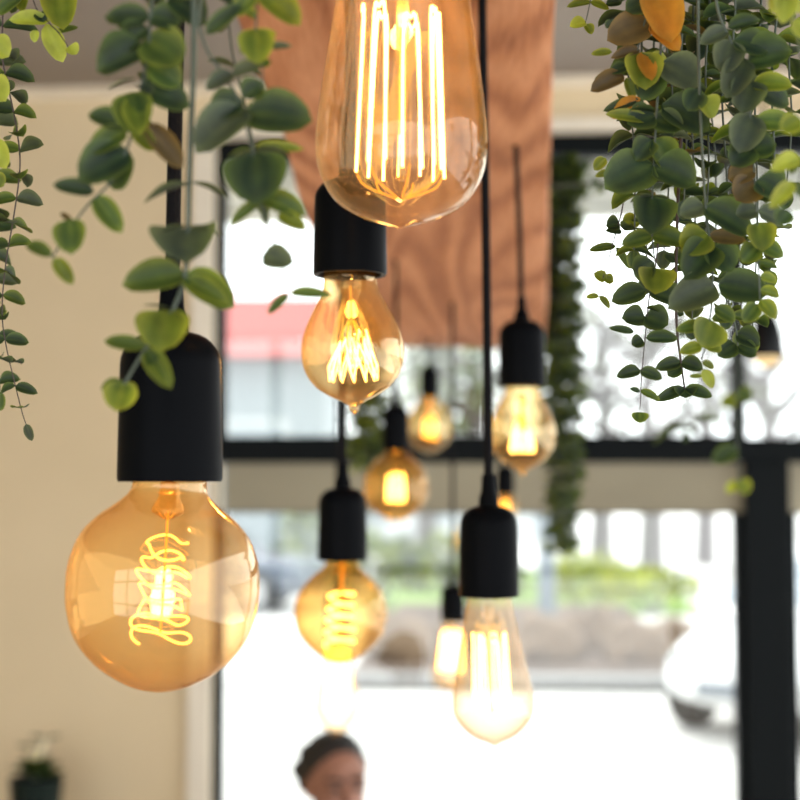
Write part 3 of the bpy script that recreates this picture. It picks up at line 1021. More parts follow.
branch(big, [(700, -90), (698, 0), (699, 80), (702, 150), (706, 210), (712, 260), (712, 300), (708, 330), (702, 360)], d - 0.02, [
    (704, 206, 752, 232, 34, 'D', 0.3), (704, 206, 680, 214, 22, 'G'), (708, 234, 682, 252, 34, 'Y', 0.4), (708, 236, 746, 240, 16, 'B', 0.3), (712, 244, 686, 278, 38, 'D', 0.5), (712, 246, 732, 270, 34, 'D', 0.4),
    (716, 286, 670, 306, 36, 'G', 0.4), (718, 284, 768, 294, 36, 'D', 0.3), (712, 320, 704, 346, 36, 'Y', 0.5, DWN), (704, 326, 676, 330, 14, 'M'), (702, 346, 680, 352, 13, 'Y'), (704, 344, 722, 350, 13, 'Y'), (702, 370, 714, 388, 12, 'L'), (702, 362, 714, 368, 8, 'Y'),
    (702, 376, 690, 376, 5, 'Y'), (714, 308, 736, 320, 16, 'M'), (700, 100, 716, 116, 24, 'L'), (700, 90, 688, 110, 24, 'D')], anchor=anc + RIGHT * 0.008, rs=1.9)
branch(big, [(728, 300), (736, 330), (738, 346)], d + 0.02, [
    (736, 334, 760, 344, 22, 'D', 0.3), (736, 344, 718, 356, 20, 'D', 0.4), (738, 346, 756, 356, 18, 'D', 0.4), (732, 316, 752, 318, 12, 'M'), (732, 318, 712, 318, 12, 'M')], rs=1.3)
branch(big, [(716, -90), (716, 0), (732, 44), (746, 84), (752, 140), (756, 200), (758, 250), (760, 300)], d - 0.03, [
    (728, 30, 700, 44, 18, 'G', 0.3), (728, 28, 760, 18, 16, 'D', 0.3), (732, 40, 722, 74, 30, 'G', 0.4), (734, 40, 768, 50, 30, 'D', 0.3), (745, 58, 726, 98, 30, 'G', 0.5), (748, 62, 792, 50, 40, 'D', 0.4), (750, 80, 742, 112, 34, 'G', 0.5),
    (752, 84, 792, 84, 22, 'Y', 0.5), (752, 86, 790, 104, 30, 'D'), (752, 114, 740, 150, 34, 'G', 0.4), (754, 122, 796, 124, 24, 'M', 0.3), (752, 146, 732, 164, 30, 'D'), (754, 150, 776, 144, 30, 'D', 0.3), (756, 168, 728, 178, 26, 'B'),
    (757, 180, 782, 196, 36, 'D', 0.3), (757, 182, 736, 200, 32, 'B', 0.3), (758, 210, 736, 214, 20, 'G'), (758, 210, 786, 222, 22, 'G'), (758, 222, 764, 250, 28, 'Y', 0.4, DWN), (758, 244, 784, 256, 18, 'M'), (758, 246, 742, 262, 22, 'M'),
    (758, 262, 778, 268, 8, 'M'), (760, 276, 778, 280, 11, 'Y'), (760, 290, 780, 296, 12, 'Y'), (760, 300, 776, 318, 16, 'Y', 0.4), (758, 304, 744, 322, 18, 'M')], anchor=anc + RIGHT * 0.014, rs=2.0)
# fill behind, hanging deeper in the bunch
rf = random.Random(21)
for px, x2, y2, dd, tn in ((626, 634, 250, 0.06, 'DDMD'), (640, 646, 275, 0.10, 'DDD'), (668, 664, 250, 0.08, 'DDG'), (690, 692, 320, 0.07, 'DDMM'), (706, 704, 250, 0.05, 'DDD'), (720, 726, 310, 0.08, 'DDMG'),
                           (742, 740, 330, 0.10, 'DDM'), (756, 752, 335, 0.07, 'DDM'), (772, 770, 270, 0.06, 'DMGM'), (704, 716, 240, 0.13, 'DDGY'), (655, 650, 190, 0.12, 'DDB'), (680, 684, 200, 0.04, 'DDGB'), (730, 738, 220, 0.03, 'DGDM'),
                           (790, 786, 190, 0.09, 'DDM'), (664, 672, 150, 0.02, 'DDG')):
    branch(big, [(px, -60), ((px * 0.7 + x2 * 0.3), y2 * 0.3), (px * 0.4 + x2 * 0.6 + 4, y2 * 0.65), (x2, y2)], d + dd, auto=(21, 40, 36, tn), anchor=anc + RIGHT * rf.uniform(0, 0.02) + HF * 0.02, rs=1.6)
# bright sprays
branch(big, [(600, -70), (592, -10), (588, 12), (585, 24)], d + 0.1, [
    (591, 2, 567, 6, 9, 'Y'), (590, 2, 610, 8, 9, 'Y'), (586, 22, 570, 26, 13, 'L', 0.3), (586, 24, 592, 34, 10, 'Y'), (606, 4, 622, 2, 12, 'D')], anchor=anc + HF * 0.01, rs=0.8)
branch(big, [(626, 180), (622, 210), (615, 236), (606, 268), (600, 288)], d + 0.1, [
    (616, 246, 589, 250, 9, 'M'), (616, 247, 631, 269, 8, 'M'), (606, 280, 594, 273, 12, 'Y'), (604, 278, 614, 281, 11, 'Y'), (599, 296, 586, 297, 6, 'Y'), (599, 296, 611, 308, 7, 'Y'),
    (620, 224, 606, 226, 16, 'D'), (622, 222, 640, 222, 16, 'Y'), (622, 232, 606, 230, 8, 'D')], rs=0.8, stem='darkstem')

anc = beam_at(0.985, 0.60) + Vector((0, 0, 0.03))
anc = beam_at(0.985, 0.56) + Vector((0, 0, 0.03))
rgt = thing('hanging_eucalyptus', 'bright yellow-green eucalyptus sprig at the right edge above the window', 'hanging plant', anc)
branch(rgt, [(790, -90), (788, -20), (798, 40), (808, 110), (803, 160), (794, 200)], 0.57, [
    (784, -10, 784, 22, 24, 'L', 0.3), (786, -14, 804, 12, 24, 'L'), (800, 18, 800, 38, 18, 'L'), (774, -8, 776, 14, 18, 'L'), (802, 120, 780, 130, 22, 'Y'), (800, 158, 772, 168, 18, 'L'),
    (796, 160, 790, 174, 10, 'M'), (794, 182, 770, 208, 16, 'L', 0.2), (794, 184, 806, 200, 14, 'M'), (790, 210, 778, 224, 20, 'D')], anchor=anc, rs=1.3)

anc = beam_at(0.97, 1.75) + Vector((0, 0, 0.01))
back = thing('hanging_eucalyptus', 'blurred eucalyptus strand dangling beyond the dark bunch, over the transom bar', 'hanging plant', anc)
branch(back, [(700, 200), (694, 300), (688, 400), (686, 430)], 1.7, [
    (690, 424, 652, 440, 16, 'D', 0.1, UPV), (690, 422, 722, 418, 14, 'D', 0.1, UPV)], auto=(40, 24, 18, 'DM'), anchor=anc, rs=1.6)
branch(back, [(735, 200), (738, 330), (736, 400), (738, 460), (740, 486)], 1.7, [
    (738, 480, 748, 494, 16, 'Y', 0.2), (738, 482, 726, 492, 10, 'L'), (738, 448, 712, 462, 18, 'D'), (738, 390, 752, 400, 16, 'M'), (738, 400, 720, 404, 14, 'Y')], anchor=anc, rs=1.6)

# far garland by the end of the beam
def garland(label, px0, px1, y0, y1, d, s, n=9, tones='DDDM', low='YM'):
    anc = beam_at(s, d)
    g = thing('hanging_garland', label, 'hanging plant', anc)
    for i in range(n):
        x = px0 + (px1 - px0) * (i + 0.5) / n
        yb = y1 - random.uniform(0, 0.3) * (y1 - y0) * (abs(i - n / 2) / n * 2)
        br = branch(g, [(x, y0 - 20), (x + random.uniform(-4, 4), y0 + (yb - y0) * 0.35), (x + random.uniform(-4, 4), y0 + (yb - y0) * 0.7), (x, yb)], d + random.uniform(-0.05, 0.05),
                    auto=(8, 17, 16, tones if i % 3 else low), rs=1.0, anchor=anc + RIGHT * random.uniform(-0.01, 0.01))
    return g


garland('dense blurred green garland hanging right of the far end of the timber beam', 548, 578, 185, 550, 2.85, 0.99, 26)
garland('small blurred green garland behind the golden pear bulb, by the far amber globe', 352, 382, 385, 470, 2.95, 0.1, 9)

# ------------------------------------------------------------------ seated person
def capsule(bm, a, b, r0, r1, seg=14):
    a, b = Vector(a), Vector(b)
    L = (b - a)
    n = 6
    pts, rad = [], []
    t = L.normalized()
    for i in range(5):
        q = i / 5 * pi / 2
        pts.append(a - t * r0 * cos(q)); rad.append(max(r0 * sin(q), r0 * 0.05))
    for i in range(n + 1):
        pts.append(a.lerp(b, i / n)); rad.append(r0 + (r1 - r0) * i / n)
    for i in range(1, 6):
        q = i / 5 * pi / 2
        pts.append(b + t * r1 * sin(q)); rad.append(max(r1 * cos(q), r1 * 0.05))
    add_tube(bm, pts, rad, seg)


def remesh(o, v, sm=4):
    m = o.modifiers.new('join', 'REMESH')
    m.mode = 'VOXEL'
    m.voxel_size = v
    m.use_smooth_shade = True
    s = o.modifiers.new('smooth', 'SMOOTH')
    s.iterations = sm
    s.factor = 0.5


hc = P(336, 785, 3.75)             # head centre
seat_z = 0.45
pr = thing('person', 'person with short dark hair in a pale shirt, seated below the bulbs by the window', 'person', (hc.x, hc.y + 0.02, 0), 0)
hz = hc.z
bm = bmesh.new()
# local frame: faces -y, head centre above the origin; x to its left as seen from the front
ZS = seat_z + 0.10
neck = hz - 0.115
sh = hz - 0.235
add_ball(bm, (0, 0.01, hz + 0.02), 0.098, 0.85, 1.0, 1.02, 24, 16)
add_ball(bm, (0, -0.022, hz - 0.035), 0.075, 0.93, 0.98, 1.15, 20, 12)
add_ball(bm, (0, -0.055, hz - 0.095), 0.034, 1.0, 0.8, 0.8)
capsule(bm, (0, -0.092, hz + 0.012), (0, -0.112, hz - 0.028), 0.010, 0.016)
capsule(bm, (-0.045, -0.079, hz + 0.028), (0.045, -0.079, hz + 0.028), 0.013, 0.013)
for s in (-1, 1):
    add_ball(bm, (s * 0.078, 0.012, hz - 0.01), 0.026, 0.4, 0.75, 1.2)
    add_ball(bm, (s * 0.033, -0.080, hz + 0.004), 0.012)
capsule(bm, (-0.022, -0.092, hz - 0.062), (0.022, -0.092, hz - 0.062), 0.009, 0.009)
capsule(bm, (0, 0.02, neck + 0.03), (0, 0.035, sh), 0.055, 0.062)
add_ball(bm, (0, 0.04, sh - 0.10), 0.17, 0.98, 0.62, 1.0, 20, 12)
capsule(bm, (-0.15, 0.04, sh - 0.04), (0.15, 0.04, sh - 0.04), 0.055, 0.055)
capsule(bm, (0, 0.05, sh - 0.12), (0, 0.06, ZS + 0.05), 0.125, 0.125)
capsule(bm, (-0.08, 0.05, ZS), (0.08, 0.05, ZS), 0.095, 0.095)
for s in (-1, 1):
    S, E, Wr = (s * 0.185, 0.04, sh - 0.05), (s * 0.23, 0.0, sh - 0.31), (s * 0.11, -0.24, ZS + 0.13)
    capsule(bm, S, E, 0.047, 0.038)
    capsule(bm, E, Wr, 0.038, 0.026)
    hb = Vector(Wr)
    dv = Vector((-s * 0.35, -0.9, -0.15)).normalized()
    pv = dv.cross(Vector((0, 0, 1))).normalized()
    capsule(bm, hb, hb + dv * 0.075, 0.022, 0.026)
    for fi, (o_, ln) in enumerate(((-0.030, 0.060), (-0.010, 0.072), (0.010, 0.068), (0.029, 0.052))):
        b0 = hb + dv * 0.078 + pv * o_
        b1 = b0 + dv * ln * 0.55
        b2 = b1 + dv * ln * 0.35 - Vector((0, 0, ln * 0.4))
        capsule(bm, b0, b1, 0.0095, 0.009, 8)
        capsule(bm, b1, b2, 0.009, 0.008, 8)
    t0 = hb + dv * 0.03 - pv * s * 0.022
    capsule(bm, t0, t0 + dv * 0.045 - pv * s * 0.03, 0.012, 0.010, 8)
    Kn, An = (s * 0.11, -0.40, seat_z + 0.07), (s * 0.12, -0.38, 0.09)
    capsule(bm, (s * 0.09, 0.03, ZS - 0.01), Kn, 0.085, 0.058)
    capsule(bm, Kn, An, 0.056, 0.038)
    capsule(bm, (s * 0.12, -0.36, 0.045), (s * 0.135, -0.52, 0.032), 0.042, 0.032)
body = obj('body', bm, 'skin', pr, True, 180)
remesh(body, 0.0065, 3)
# hair: cap over the skull with a ruffled back and side
bm = bmesh.new()
add_ball(bm, (0, 0.029, hz + 0.043), 0.100, 0.90, 1.0, 0.96, 24, 16)
for i in range(26):
    a = random.uniform(0.0, pi)
    z = random.uniform(-0.05, 0.09)
    r = 0.088 * math.sqrt(max(0.1, 1 - (z / 0.13) ** 2))
    add_ball(bm, (r * cos(a) * 0.86, 0.03 + r * sin(a), hz + 0.02 + z), random.uniform(0.018, 0.03))
add_ball(bm, (-0.06, 0.095, hz + 0.022), 0.040, 1.0, 1.0, 0.9)
for s in (-1, 1):
    eb = bmesh.new()
    add_ball(eb, (s * 0.033, -0.0885, hz + 0.003), 0.0105, 1.5, 0.6, 0.75)
    obj('eye', eb, 'hair', pr, True, 180)
    eb = bmesh.new()
    capsule(eb, (s * 0.014, -0.096, hz + 0.027), (s * 0.052, -0.084, hz + 0.029), 0.0065, 0.005, 8)
    obj('eyebrow', eb, 'hair', pr, True, 180)
    for q in range(4):
        add_ball(bm, (s * 0.081, 0.018 + 0.012 * q, hz + 0.045 - 0.018 * q), 0.021, 0.7, 1, 1)
hair = obj('hair', bm, 'hair', pr, True, 180)
remesh(hair, 0.006, 2)
bm = bmesh.new()
add_ball(bm, (0, 0.04, sh - 0.10), 0.182, 0.98, 0.66, 1.0, 20, 12)
capsule(bm, (-0.15, 0.04, sh - 0.04), (0.15, 0.04, sh - 0.04), 0.064, 0.064)
capsule(bm, (0, 0.05, sh - 0.12), (0, 0.06, ZS + 0.07), 0.14, 0.14)
for s in (-1, 1):
    capsule(bm, (s * 0.185, 0.04, sh - 0.05), (s * 0.225, 0.005, sh - 0.27), 0.058, 0.054)
shirt = obj('shirt', bm, 'shirt', pr, True, 180)
remesh(shirt, 0.008, 3)
bm = bmesh.new()
capsule(bm, (-0.08, 0.05, ZS), (0.08, 0.05, ZS), 0.104, 0.104)
for s in (-1, 1):
    capsule(bm, (s * 0.09, 0.03, ZS - 0.01), (s * 0.11, -0.40, seat_z + 0.07), 0.096, 0.07)
    capsule(bm, (s * 0.11, -0.40, seat_z + 0.07), (s * 0.12, -0.38, 0.12), 0.068, 0.056)
tr = obj('trousers', bm, 'trousers', pr, True, 180)
remesh(tr, 0.009, 3)
pr.rotation_euler = (0, 0, R(20) + YAW)

ch = thing('cafe_chair', 'brown wooden chair under the seated person', 'chair', pr.location, R(20) + YAW)
bm = boxes(((-0.21, -0.22, seat_z - 0.045), (0.21, 0.22, seat_z - 0.02)))
bevel(obj('seat', bm, 'chairwood', ch), 0.01)
for x in (-0.18, 0.18):
    for y in (-0.19, 0.19):
        bm = bmesh.new()
        add_tube(bm, [(x, y, seat_z - 0.03), (x * 1.12, y * 1.12, 0.0)], [0.018, 0.014], 10)
        obj('leg', bm, 'chairwood', ch)

# ------------------------------------------------------------------ pot plant low at left
pp = W(36, 800, 4.72)
tz = 0.74
st = thing('side_table', 'small round wooden side table under the dark pot plant', 'table', (pp.x, pp.y, 0))
bm = bmesh.new()
add_lathe(bm, [(0, tz - 0.03), (0.24, tz - 0.03), (0.25, tz - 0.015), (0.24, tz), (0, tz)], 40)
obj('tabletop', bm, 'chairwood', st)
bm = bmesh.new()
add_lathe(bm, [(0, 0), (0.18, 0), (0.17, 0.02), (0.03, 0.05), (0.025, tz - 0.03), (0, tz - 0.03)], 32)
obj('pedestal', bm, 'chairwood', st)
hp = (W(36, 778, 4.72).z - tz)
pt = thing('potted_succulent', 'dark green succulent in a dark pot standing low before the cream wall', 'plant', (pp.x, pp.y, tz))
bm = bmesh.new()
add_lathe(bm, [(0, 0), (0.06, 0), (0.085, hp * 0.7), (0.092, hp), (0.084, hp), (0.078, hp * 0.9), (0, hp * 0.9)], 32)
obj('pot', bm, 'potmat', pt)
bm = bmesh.new()
cl = bm.verts.layers.float_color.new('leafcol')
for i in range(22):
    a = i * 2.4
    el = 0.25 + 0.9 * (i / 22)
    L = 0.11 - 0.03 * (i / 22)
    b = Vector((0, 0, hp + 0.02 * i / 22))
    dv = Vector((cos(a) * cos(el), sin(a) * cos(el), sin(el) * 0.8))
    add_leaf(bm, cl, b, b + dv * L, 0.045, Vector((0, 0, 1)), 0.5, 'D')
sd = Vector((0, 0, hp))
for q, (dx, dz) in enumerate(((0.03, 0.13), (-0.015, 0.10))):
    t = sd + RIGHT * dx + Vector((0, 0, dz))
    add_tube(bm, [sd, sd.lerp(t, 0.5) - RIGHT * 0.01, t], 0.009, 6)
    for s in (-1, 1):
        add_leaf(bm, cl, t, t + RIGHT * 0.055 * s + Vector((0, 0, 0.012)), 0.025, UPV, 0.4, 'D')
obj('succulent_leaves', bm, 'leaf', pt, True, 180, normals=False)

# ------------------------------------------------------------------ outside
struct('ground', boxes(((-60, YW + TH, -0.08), (60, 120, -0.001))), 'asphalt', 'sun-bleached pale street outside the window', 'ground')
# soffit of the canopy over the window
sz = wz1 + 0.03
bm = boxes(((XL - 1, YW + TH, sz + 0.08), (5, 6.6, sz + 0.16)))
struct('trim_6', bm, 'soffit2', 'grey roof underside over the window outside', 'eave')
bm = bmesh.new()
for i in range(11):
    x = -3.0 + i * 0.62
    add_box(bm, (x, YW + TH, sz), (x + 0.10, 6.05, sz + 0.08))
add_box(bm, (XL - 1, 6.05, sz - 0.03), (5, 6.13, sz + 0.08))
add_box(bm, (XL - 1, 6.52, sz - 0.05), (5, 6.6, sz + 0.08))
struct('trim_7', bm, 'soffit', 'white battens and edge board under the eave outside', 'eave')

# building with a red fascia
b0, b1 = G(60, 30), G(322, 30)
bz = lambda y: P(300, y, 30).z
bld = thing('shop_building', 'low shop building with red fascia band across the street at left', 'building', b0)
L = (b1 - b0).length
ang = math.atan2((b1 - b0).y, (b1 - b0).x)
bld.rotation_euler = (0, 0, ang)
z1, z0_ = bz(300), bz(357)
obj('wall', boxes(((-6, 0.0, 0), (L, 8, z0_ - 0.02))), 'facade', bld, False)
obj('fascia', boxes(((-6.3, -0.6, z0_), (L + 0.25, 8.2, z1))), 'red', bld, False)
for i in range(4):
    x = L - 1.4 - i * 1.7
    w = obj('shop_window', boxes(((x - 0.6, -0.05, 0.5), (x + 0.6, 0.02, 3.2))), 'shopglass', bld, False)
    obj('window_frame', boxes(((x - 0.68, -0.09, 0.4), (x - 0.6, 0.03, 3.3)), ((x + 0.6, -0.09, 0.4), (x + 0.68, 0.03, 3.3)), ((x - 0.6, -0.09, 3.2), (x + 0.6, 0.03, 3.3)), ((x - 0.6, -0.09, 0.4), (x + 0.6, 0.03, 0.5))), 'facade2', w, False)

b0, b1 = G(330, 46), G(560, 46)
bl2 = thing('pale_building', 'pale distant building far behind the trees in the middle', 'building', b0, math.atan2((b1 - b0).y, (b1 - b0).x))
L = (b1 - b0).length
zt = P(400, 452, 46).z
obj('wall', boxes(((0, 0, 0), (L, 8, zt))), 'facade2', bl2, False)
obj('roof', boxes(((-0.3, -0.4, zt), (L + 0.3, 8.3, zt + 0.35))), 'soffit2', bl2, False)
for i in range(4):
    x = 1.0 + i * L / 4
    obj('shop_window', boxes(((x, -0.06, 0.6), (x + 1.0, 0.02, 2.4))), 'shopglass', bl2, False)

# kerb, planting bed and lawn
k0, k1 = G(352, 13.6), G(700, 13.4)
dirk = (k1 - k0).normalized()
nk = Vector((-dirk.y, dirk.x, 0))


def strip(name, mat, a, b, w0, w1, z0, z1, label, cat, seed=0, rough=0.0):
    bm = bmesh.new()
    n = 24
    rows = []
    for i in range(n + 1):
        p = a.lerp(b, i / n)
        row = []
        for j in range(7):
            q = p + nk * (w0 + (w1 - w0) * j / 6)
            zz = z1 + (rough * noise.noise(Vector((q.x * 0.7, q.y * 0.7, seed))) if 0 < j < 6 and 0 < i < n else 0)
            row.append(bm.verts.new((q.x, q.y, zz)))
        rows.append(row)
    for r0, r1 in zip(rows, rows[1:]):
        for j in range(6):
            bm.faces.new((r0[j], r1[j], r1[j + 1], r0[j + 1]))
    ext = bmesh.ops.extrude_face_region(bm, geom=bm.faces[:])
    for v in [g for g in ext['geom'] if isinstance(g, bmesh.types.BMVert)]:
        v.co.z = z0
    o = obj(name, bm, mat)
    tag(o, label, cat, None, 'structure')
    return o


strip('kerb', 'kerb', k0, k1, -0.15, 0.15, -0.02, 0.14, 'grey concrete kerb along the planting bed', 'kerb')
strip('planting_bed', 'soil', k0, k1, 0.15, 7.5, -0.02, 0.16, 'brown mulched planting bed behind the kerb', 'planting bed', 2, 0.10)
strip('lawn', 'lawn', G(300, 13.6) + nk * 0, G(820, 13.4), 7.5, 16, -0.05, 0.12, 'green lawn beyond the planting bed', 'lawn', 3, 0.2)


def boulder(px, d, w, h, label, group='boulders in the planting bed', mat='rock', name='boulder'):
    g = G(px, d, 0.12)
    bm = bmesh.new()
    bmesh.ops.create_icosphere(bm, subdivisions=4, radius=1.0)
    s = random.uniform(0, 50)
    for v in bm.verts:
        n_ = noise.noise(v.co * 1.4 + Vector((s, 0, 0))) * 0.25 + noise.noise(v.co * 3.5 + Vector((0, s, 0))) * 0.08
        v.co *= 1 + n_
        v.co = Vector((v.co.x * w / 2, v.co.y * w / 2.3, max(v.co.z, -0.45) * h / 1.4 + h * 0.3))
    o = obj(name, bm, mat, None, True, 180)
    o.location = g
    tag(o, label, 'rock', group)
    return o


boulder(545, 14.6, 0.78, 0.50, 'tan boulder just right of the blue-grey post, beside the kerb')
boulder(592, 15.4, 0.62, 0.50, 'tan boulder in the middle of the planting bed, under the yellow bush')
boulder(636, 14.4, 0.74, 0.46, 'broad tan boulder at the front of the bed, left of the smallest boulder')
boulder(672, 15.6, 0.55, 0.36, 'small tan boulder right against the front of the white car')
boulder(398, 14.6, 0.80, 0.48, 'tan boulder at the left end of the planting bed')
boulder(466, 15.6, 0.70, 0.44, 'tan boulder behind the low clear teardrop bulb')


def shrub(px, d, w, h, tones, label, name='shrub', z=0.1, n=420, ls=0.16, group=None):
    g = G(px, d, z)
    root = thing(name, label, 'shrub', g, 0, group)
    bm = bmesh.new()
    for i in range(5):
        a = i * 1.3
        add_tube(bm, [(0, 0, 0), (cos(a) * w * 0.1, sin(a) * w * 0.1, h * 0.3), (cos(a) * w * 0.3, sin(a) * w * 0.3, h * 0.7)], [0.03, 0.02, 0.008], 6)
    obj('stems', bm, 'bark', root)
    bm = bmesh.new()
    cl = bm.verts.layers.float_color.new('leafcol')
    for i in range(n):
        a, e = random.uniform(0, 2 * pi), random.uniform(-0.2, 1)
        r = random.uniform(0.55, 1.0)
        c = Vector((cos(a) * math.sqrt(max(0, 1 - e * e)) * w / 2 * r, sin(a) * math.sqrt(max(0, 1 - e * e)) * w / 2 * r, h * 0.5 + e * h * 0.5 * r))
        dv = (c - Vector((0, 0, h * 0.3))).normalized() + Vector((random.uniform(-1, 1), random.uniform(-1, 1), random.uniform(-0.5, 1))) * 0.7
        quick_leaf(bm, cl, c, dv.normalized(), ls * random.uniform(0.7, 1.3), random.choice(tones))
    obj('foliage', bm, 'leaf', root, True, 180, normals=False)
    return root


def quick_leaf(bm, cl, c, dv, L, tone):
    s = dv.orthogonal().normalized()
    s = Matrix.Rotation(random.uniform(0, 6.28), 3, dv) @ s
    up = dv.cross(s)
    vs = [bm.verts.new(p) for p in (c, c + dv * L * 0.5 + s * L * 0.3 + up * L * 0.06, c + dv * L, c + dv * L * 0.5 - s * L * 0.3 + up * L * 0.06)]
    col = TONE[tone][0] if random.random() < 0.6 else TONE[tone][1]
    for v in vs:
        v[cl] = (*col, 1)
    bm.faces.new(vs)


shrub(588, 17.5, 1.3, 0.95, 'LYL', 'bright yellow-green bush behind the boulders, left of the white car')
shrub(650, 19.5, 1.5, 0.62, 'YMYL', 'low light green bush between the yellow-green bush and the white car', n=300)
shrub(378, 17.0, 1.2, 1.25, 'MMGY', 'mid green bush behind the far amber globe, left of its neighbour')
shrub(452, 20.0, 1.3, 1.15, 'MGGY', 'grey green bush behind the brightly glowing teardrop bulb')
shrub(480, 18.0, 1.1, 1.05, 'GMG', 'grey green bush behind the low teardrop bulb cord')
shrub(322, 24.0, 1.6, 1.7, 'GMY', 'pale green bush by the front of the silver car', z=0.0)


def tree(px, d, h, spread, label, leafn=500, tones='GM', trunk=0.26, z=0.0, ls=0.2, low=0.35, name='tree'):
    g = G(px, d, z)
    root = thing(name, label, 'tree', g, 0)
    rnd = random.Random(int(px))
    bm = bmesh.new()
    tips = []
    add_tube(bm, [(0, 0, 0), (0.05, 0, h * 0.3), (rnd.uniform(-0.2, 0.2), 0, h * 0.65), (rnd.uniform(-0.3, 0.3), 0, h)], [trunk, trunk * 0.8, trunk * 0.45, 0.02], 8)
    for i in range(14):
        z0 = h * rnd.uniform(low, 0.8)
        a = rnd.uniform(0, 6.28)
        l = spread * rnd.uniform(0.5, 1.0) * (1.1 - z0 / h * 0.5)
        p1 = Vector((cos(a) * l * 0.5, sin(a) * l * 0.5, z0 + l * 0.35))
        p2 = Vector((cos(a + 0.2) * l, sin(a + 0.2) * l, z0 + l * 0.8))
        add_tube(bm, [(0, 0, z0), p1, p2], [trunk * 0.4, trunk * 0.25, 0.012], 6)
        tips += [p1, p2, p1.lerp(p2, 0.5)]
        for j in range(3):
            q = p1.lerp(p2, rnd.uniform(0, 0.8))
            e = q + Vector((rnd.uniform(-1, 1), rnd.uniform(-1, 1), rnd.uniform(0, 1))) * l * 0.35
            add_tube(bm, [q, e], [trunk * 0.14, 0.008], 5)
            tips.append(e)
    obj('trunk', bm, 'bark', root)
    bm = bmesh.new()
    cl = bm.verts.layers.float_color.new('leafcol')
    for i in range(leafn):
        t = rnd.choice(tips)
        c = t + Vector((rnd.gauss(0, 1), rnd.gauss(0, 1), rnd.gauss(0, 1))) * spread * 0.16
        dv = Vector((rnd.uniform(-1, 1), rnd.uniform(-1, 1), rnd.uniform(-1, 0.6))).normalized()
        quick_leaf(bm, cl, c, dv, ls * rnd.uniform(0.7, 1.3), rnd.choice(tones))
    obj('foliage', bm, 'leaf', root, True, 180, normals=False)


tree(472, 26, 5.2, 1.7, 'sparse pale tree seen past the end of the beam', 800, 'GMG')
tree(425, 30, 5.5, 1.9, 'grey green tree behind the farthest pale globe bulb', 800, 'GMG')
tree(600, 30, 6.0, 2.2, 'bare grey tree behind the yellow bush', 160, 'G')
tree(650, 27, 6.0, 2.2, 'bare grey tree between the yellow-green bush and the white car', 160, 'G')
tree(704, 33, 6.5, 2.4, 'bare grey tree behind the white car', 160, 'G')
tree(770, 28, 6.0, 2.2, 'bare grey tree right of the black window post', 120, 'G')
q = G(546, 15.6)
bm = bmesh.new()
add_lathe(bm, [(0, 0), (0.14, 0), (0.14, 0.05), (0.105, 0.08), (0.10, 2.9), (0, 2.95)], 24)
o = obj('street_post', bm, 'post')
o.location = q
tag(o, 'blue-grey round street post at the left of the boulders', 'post')


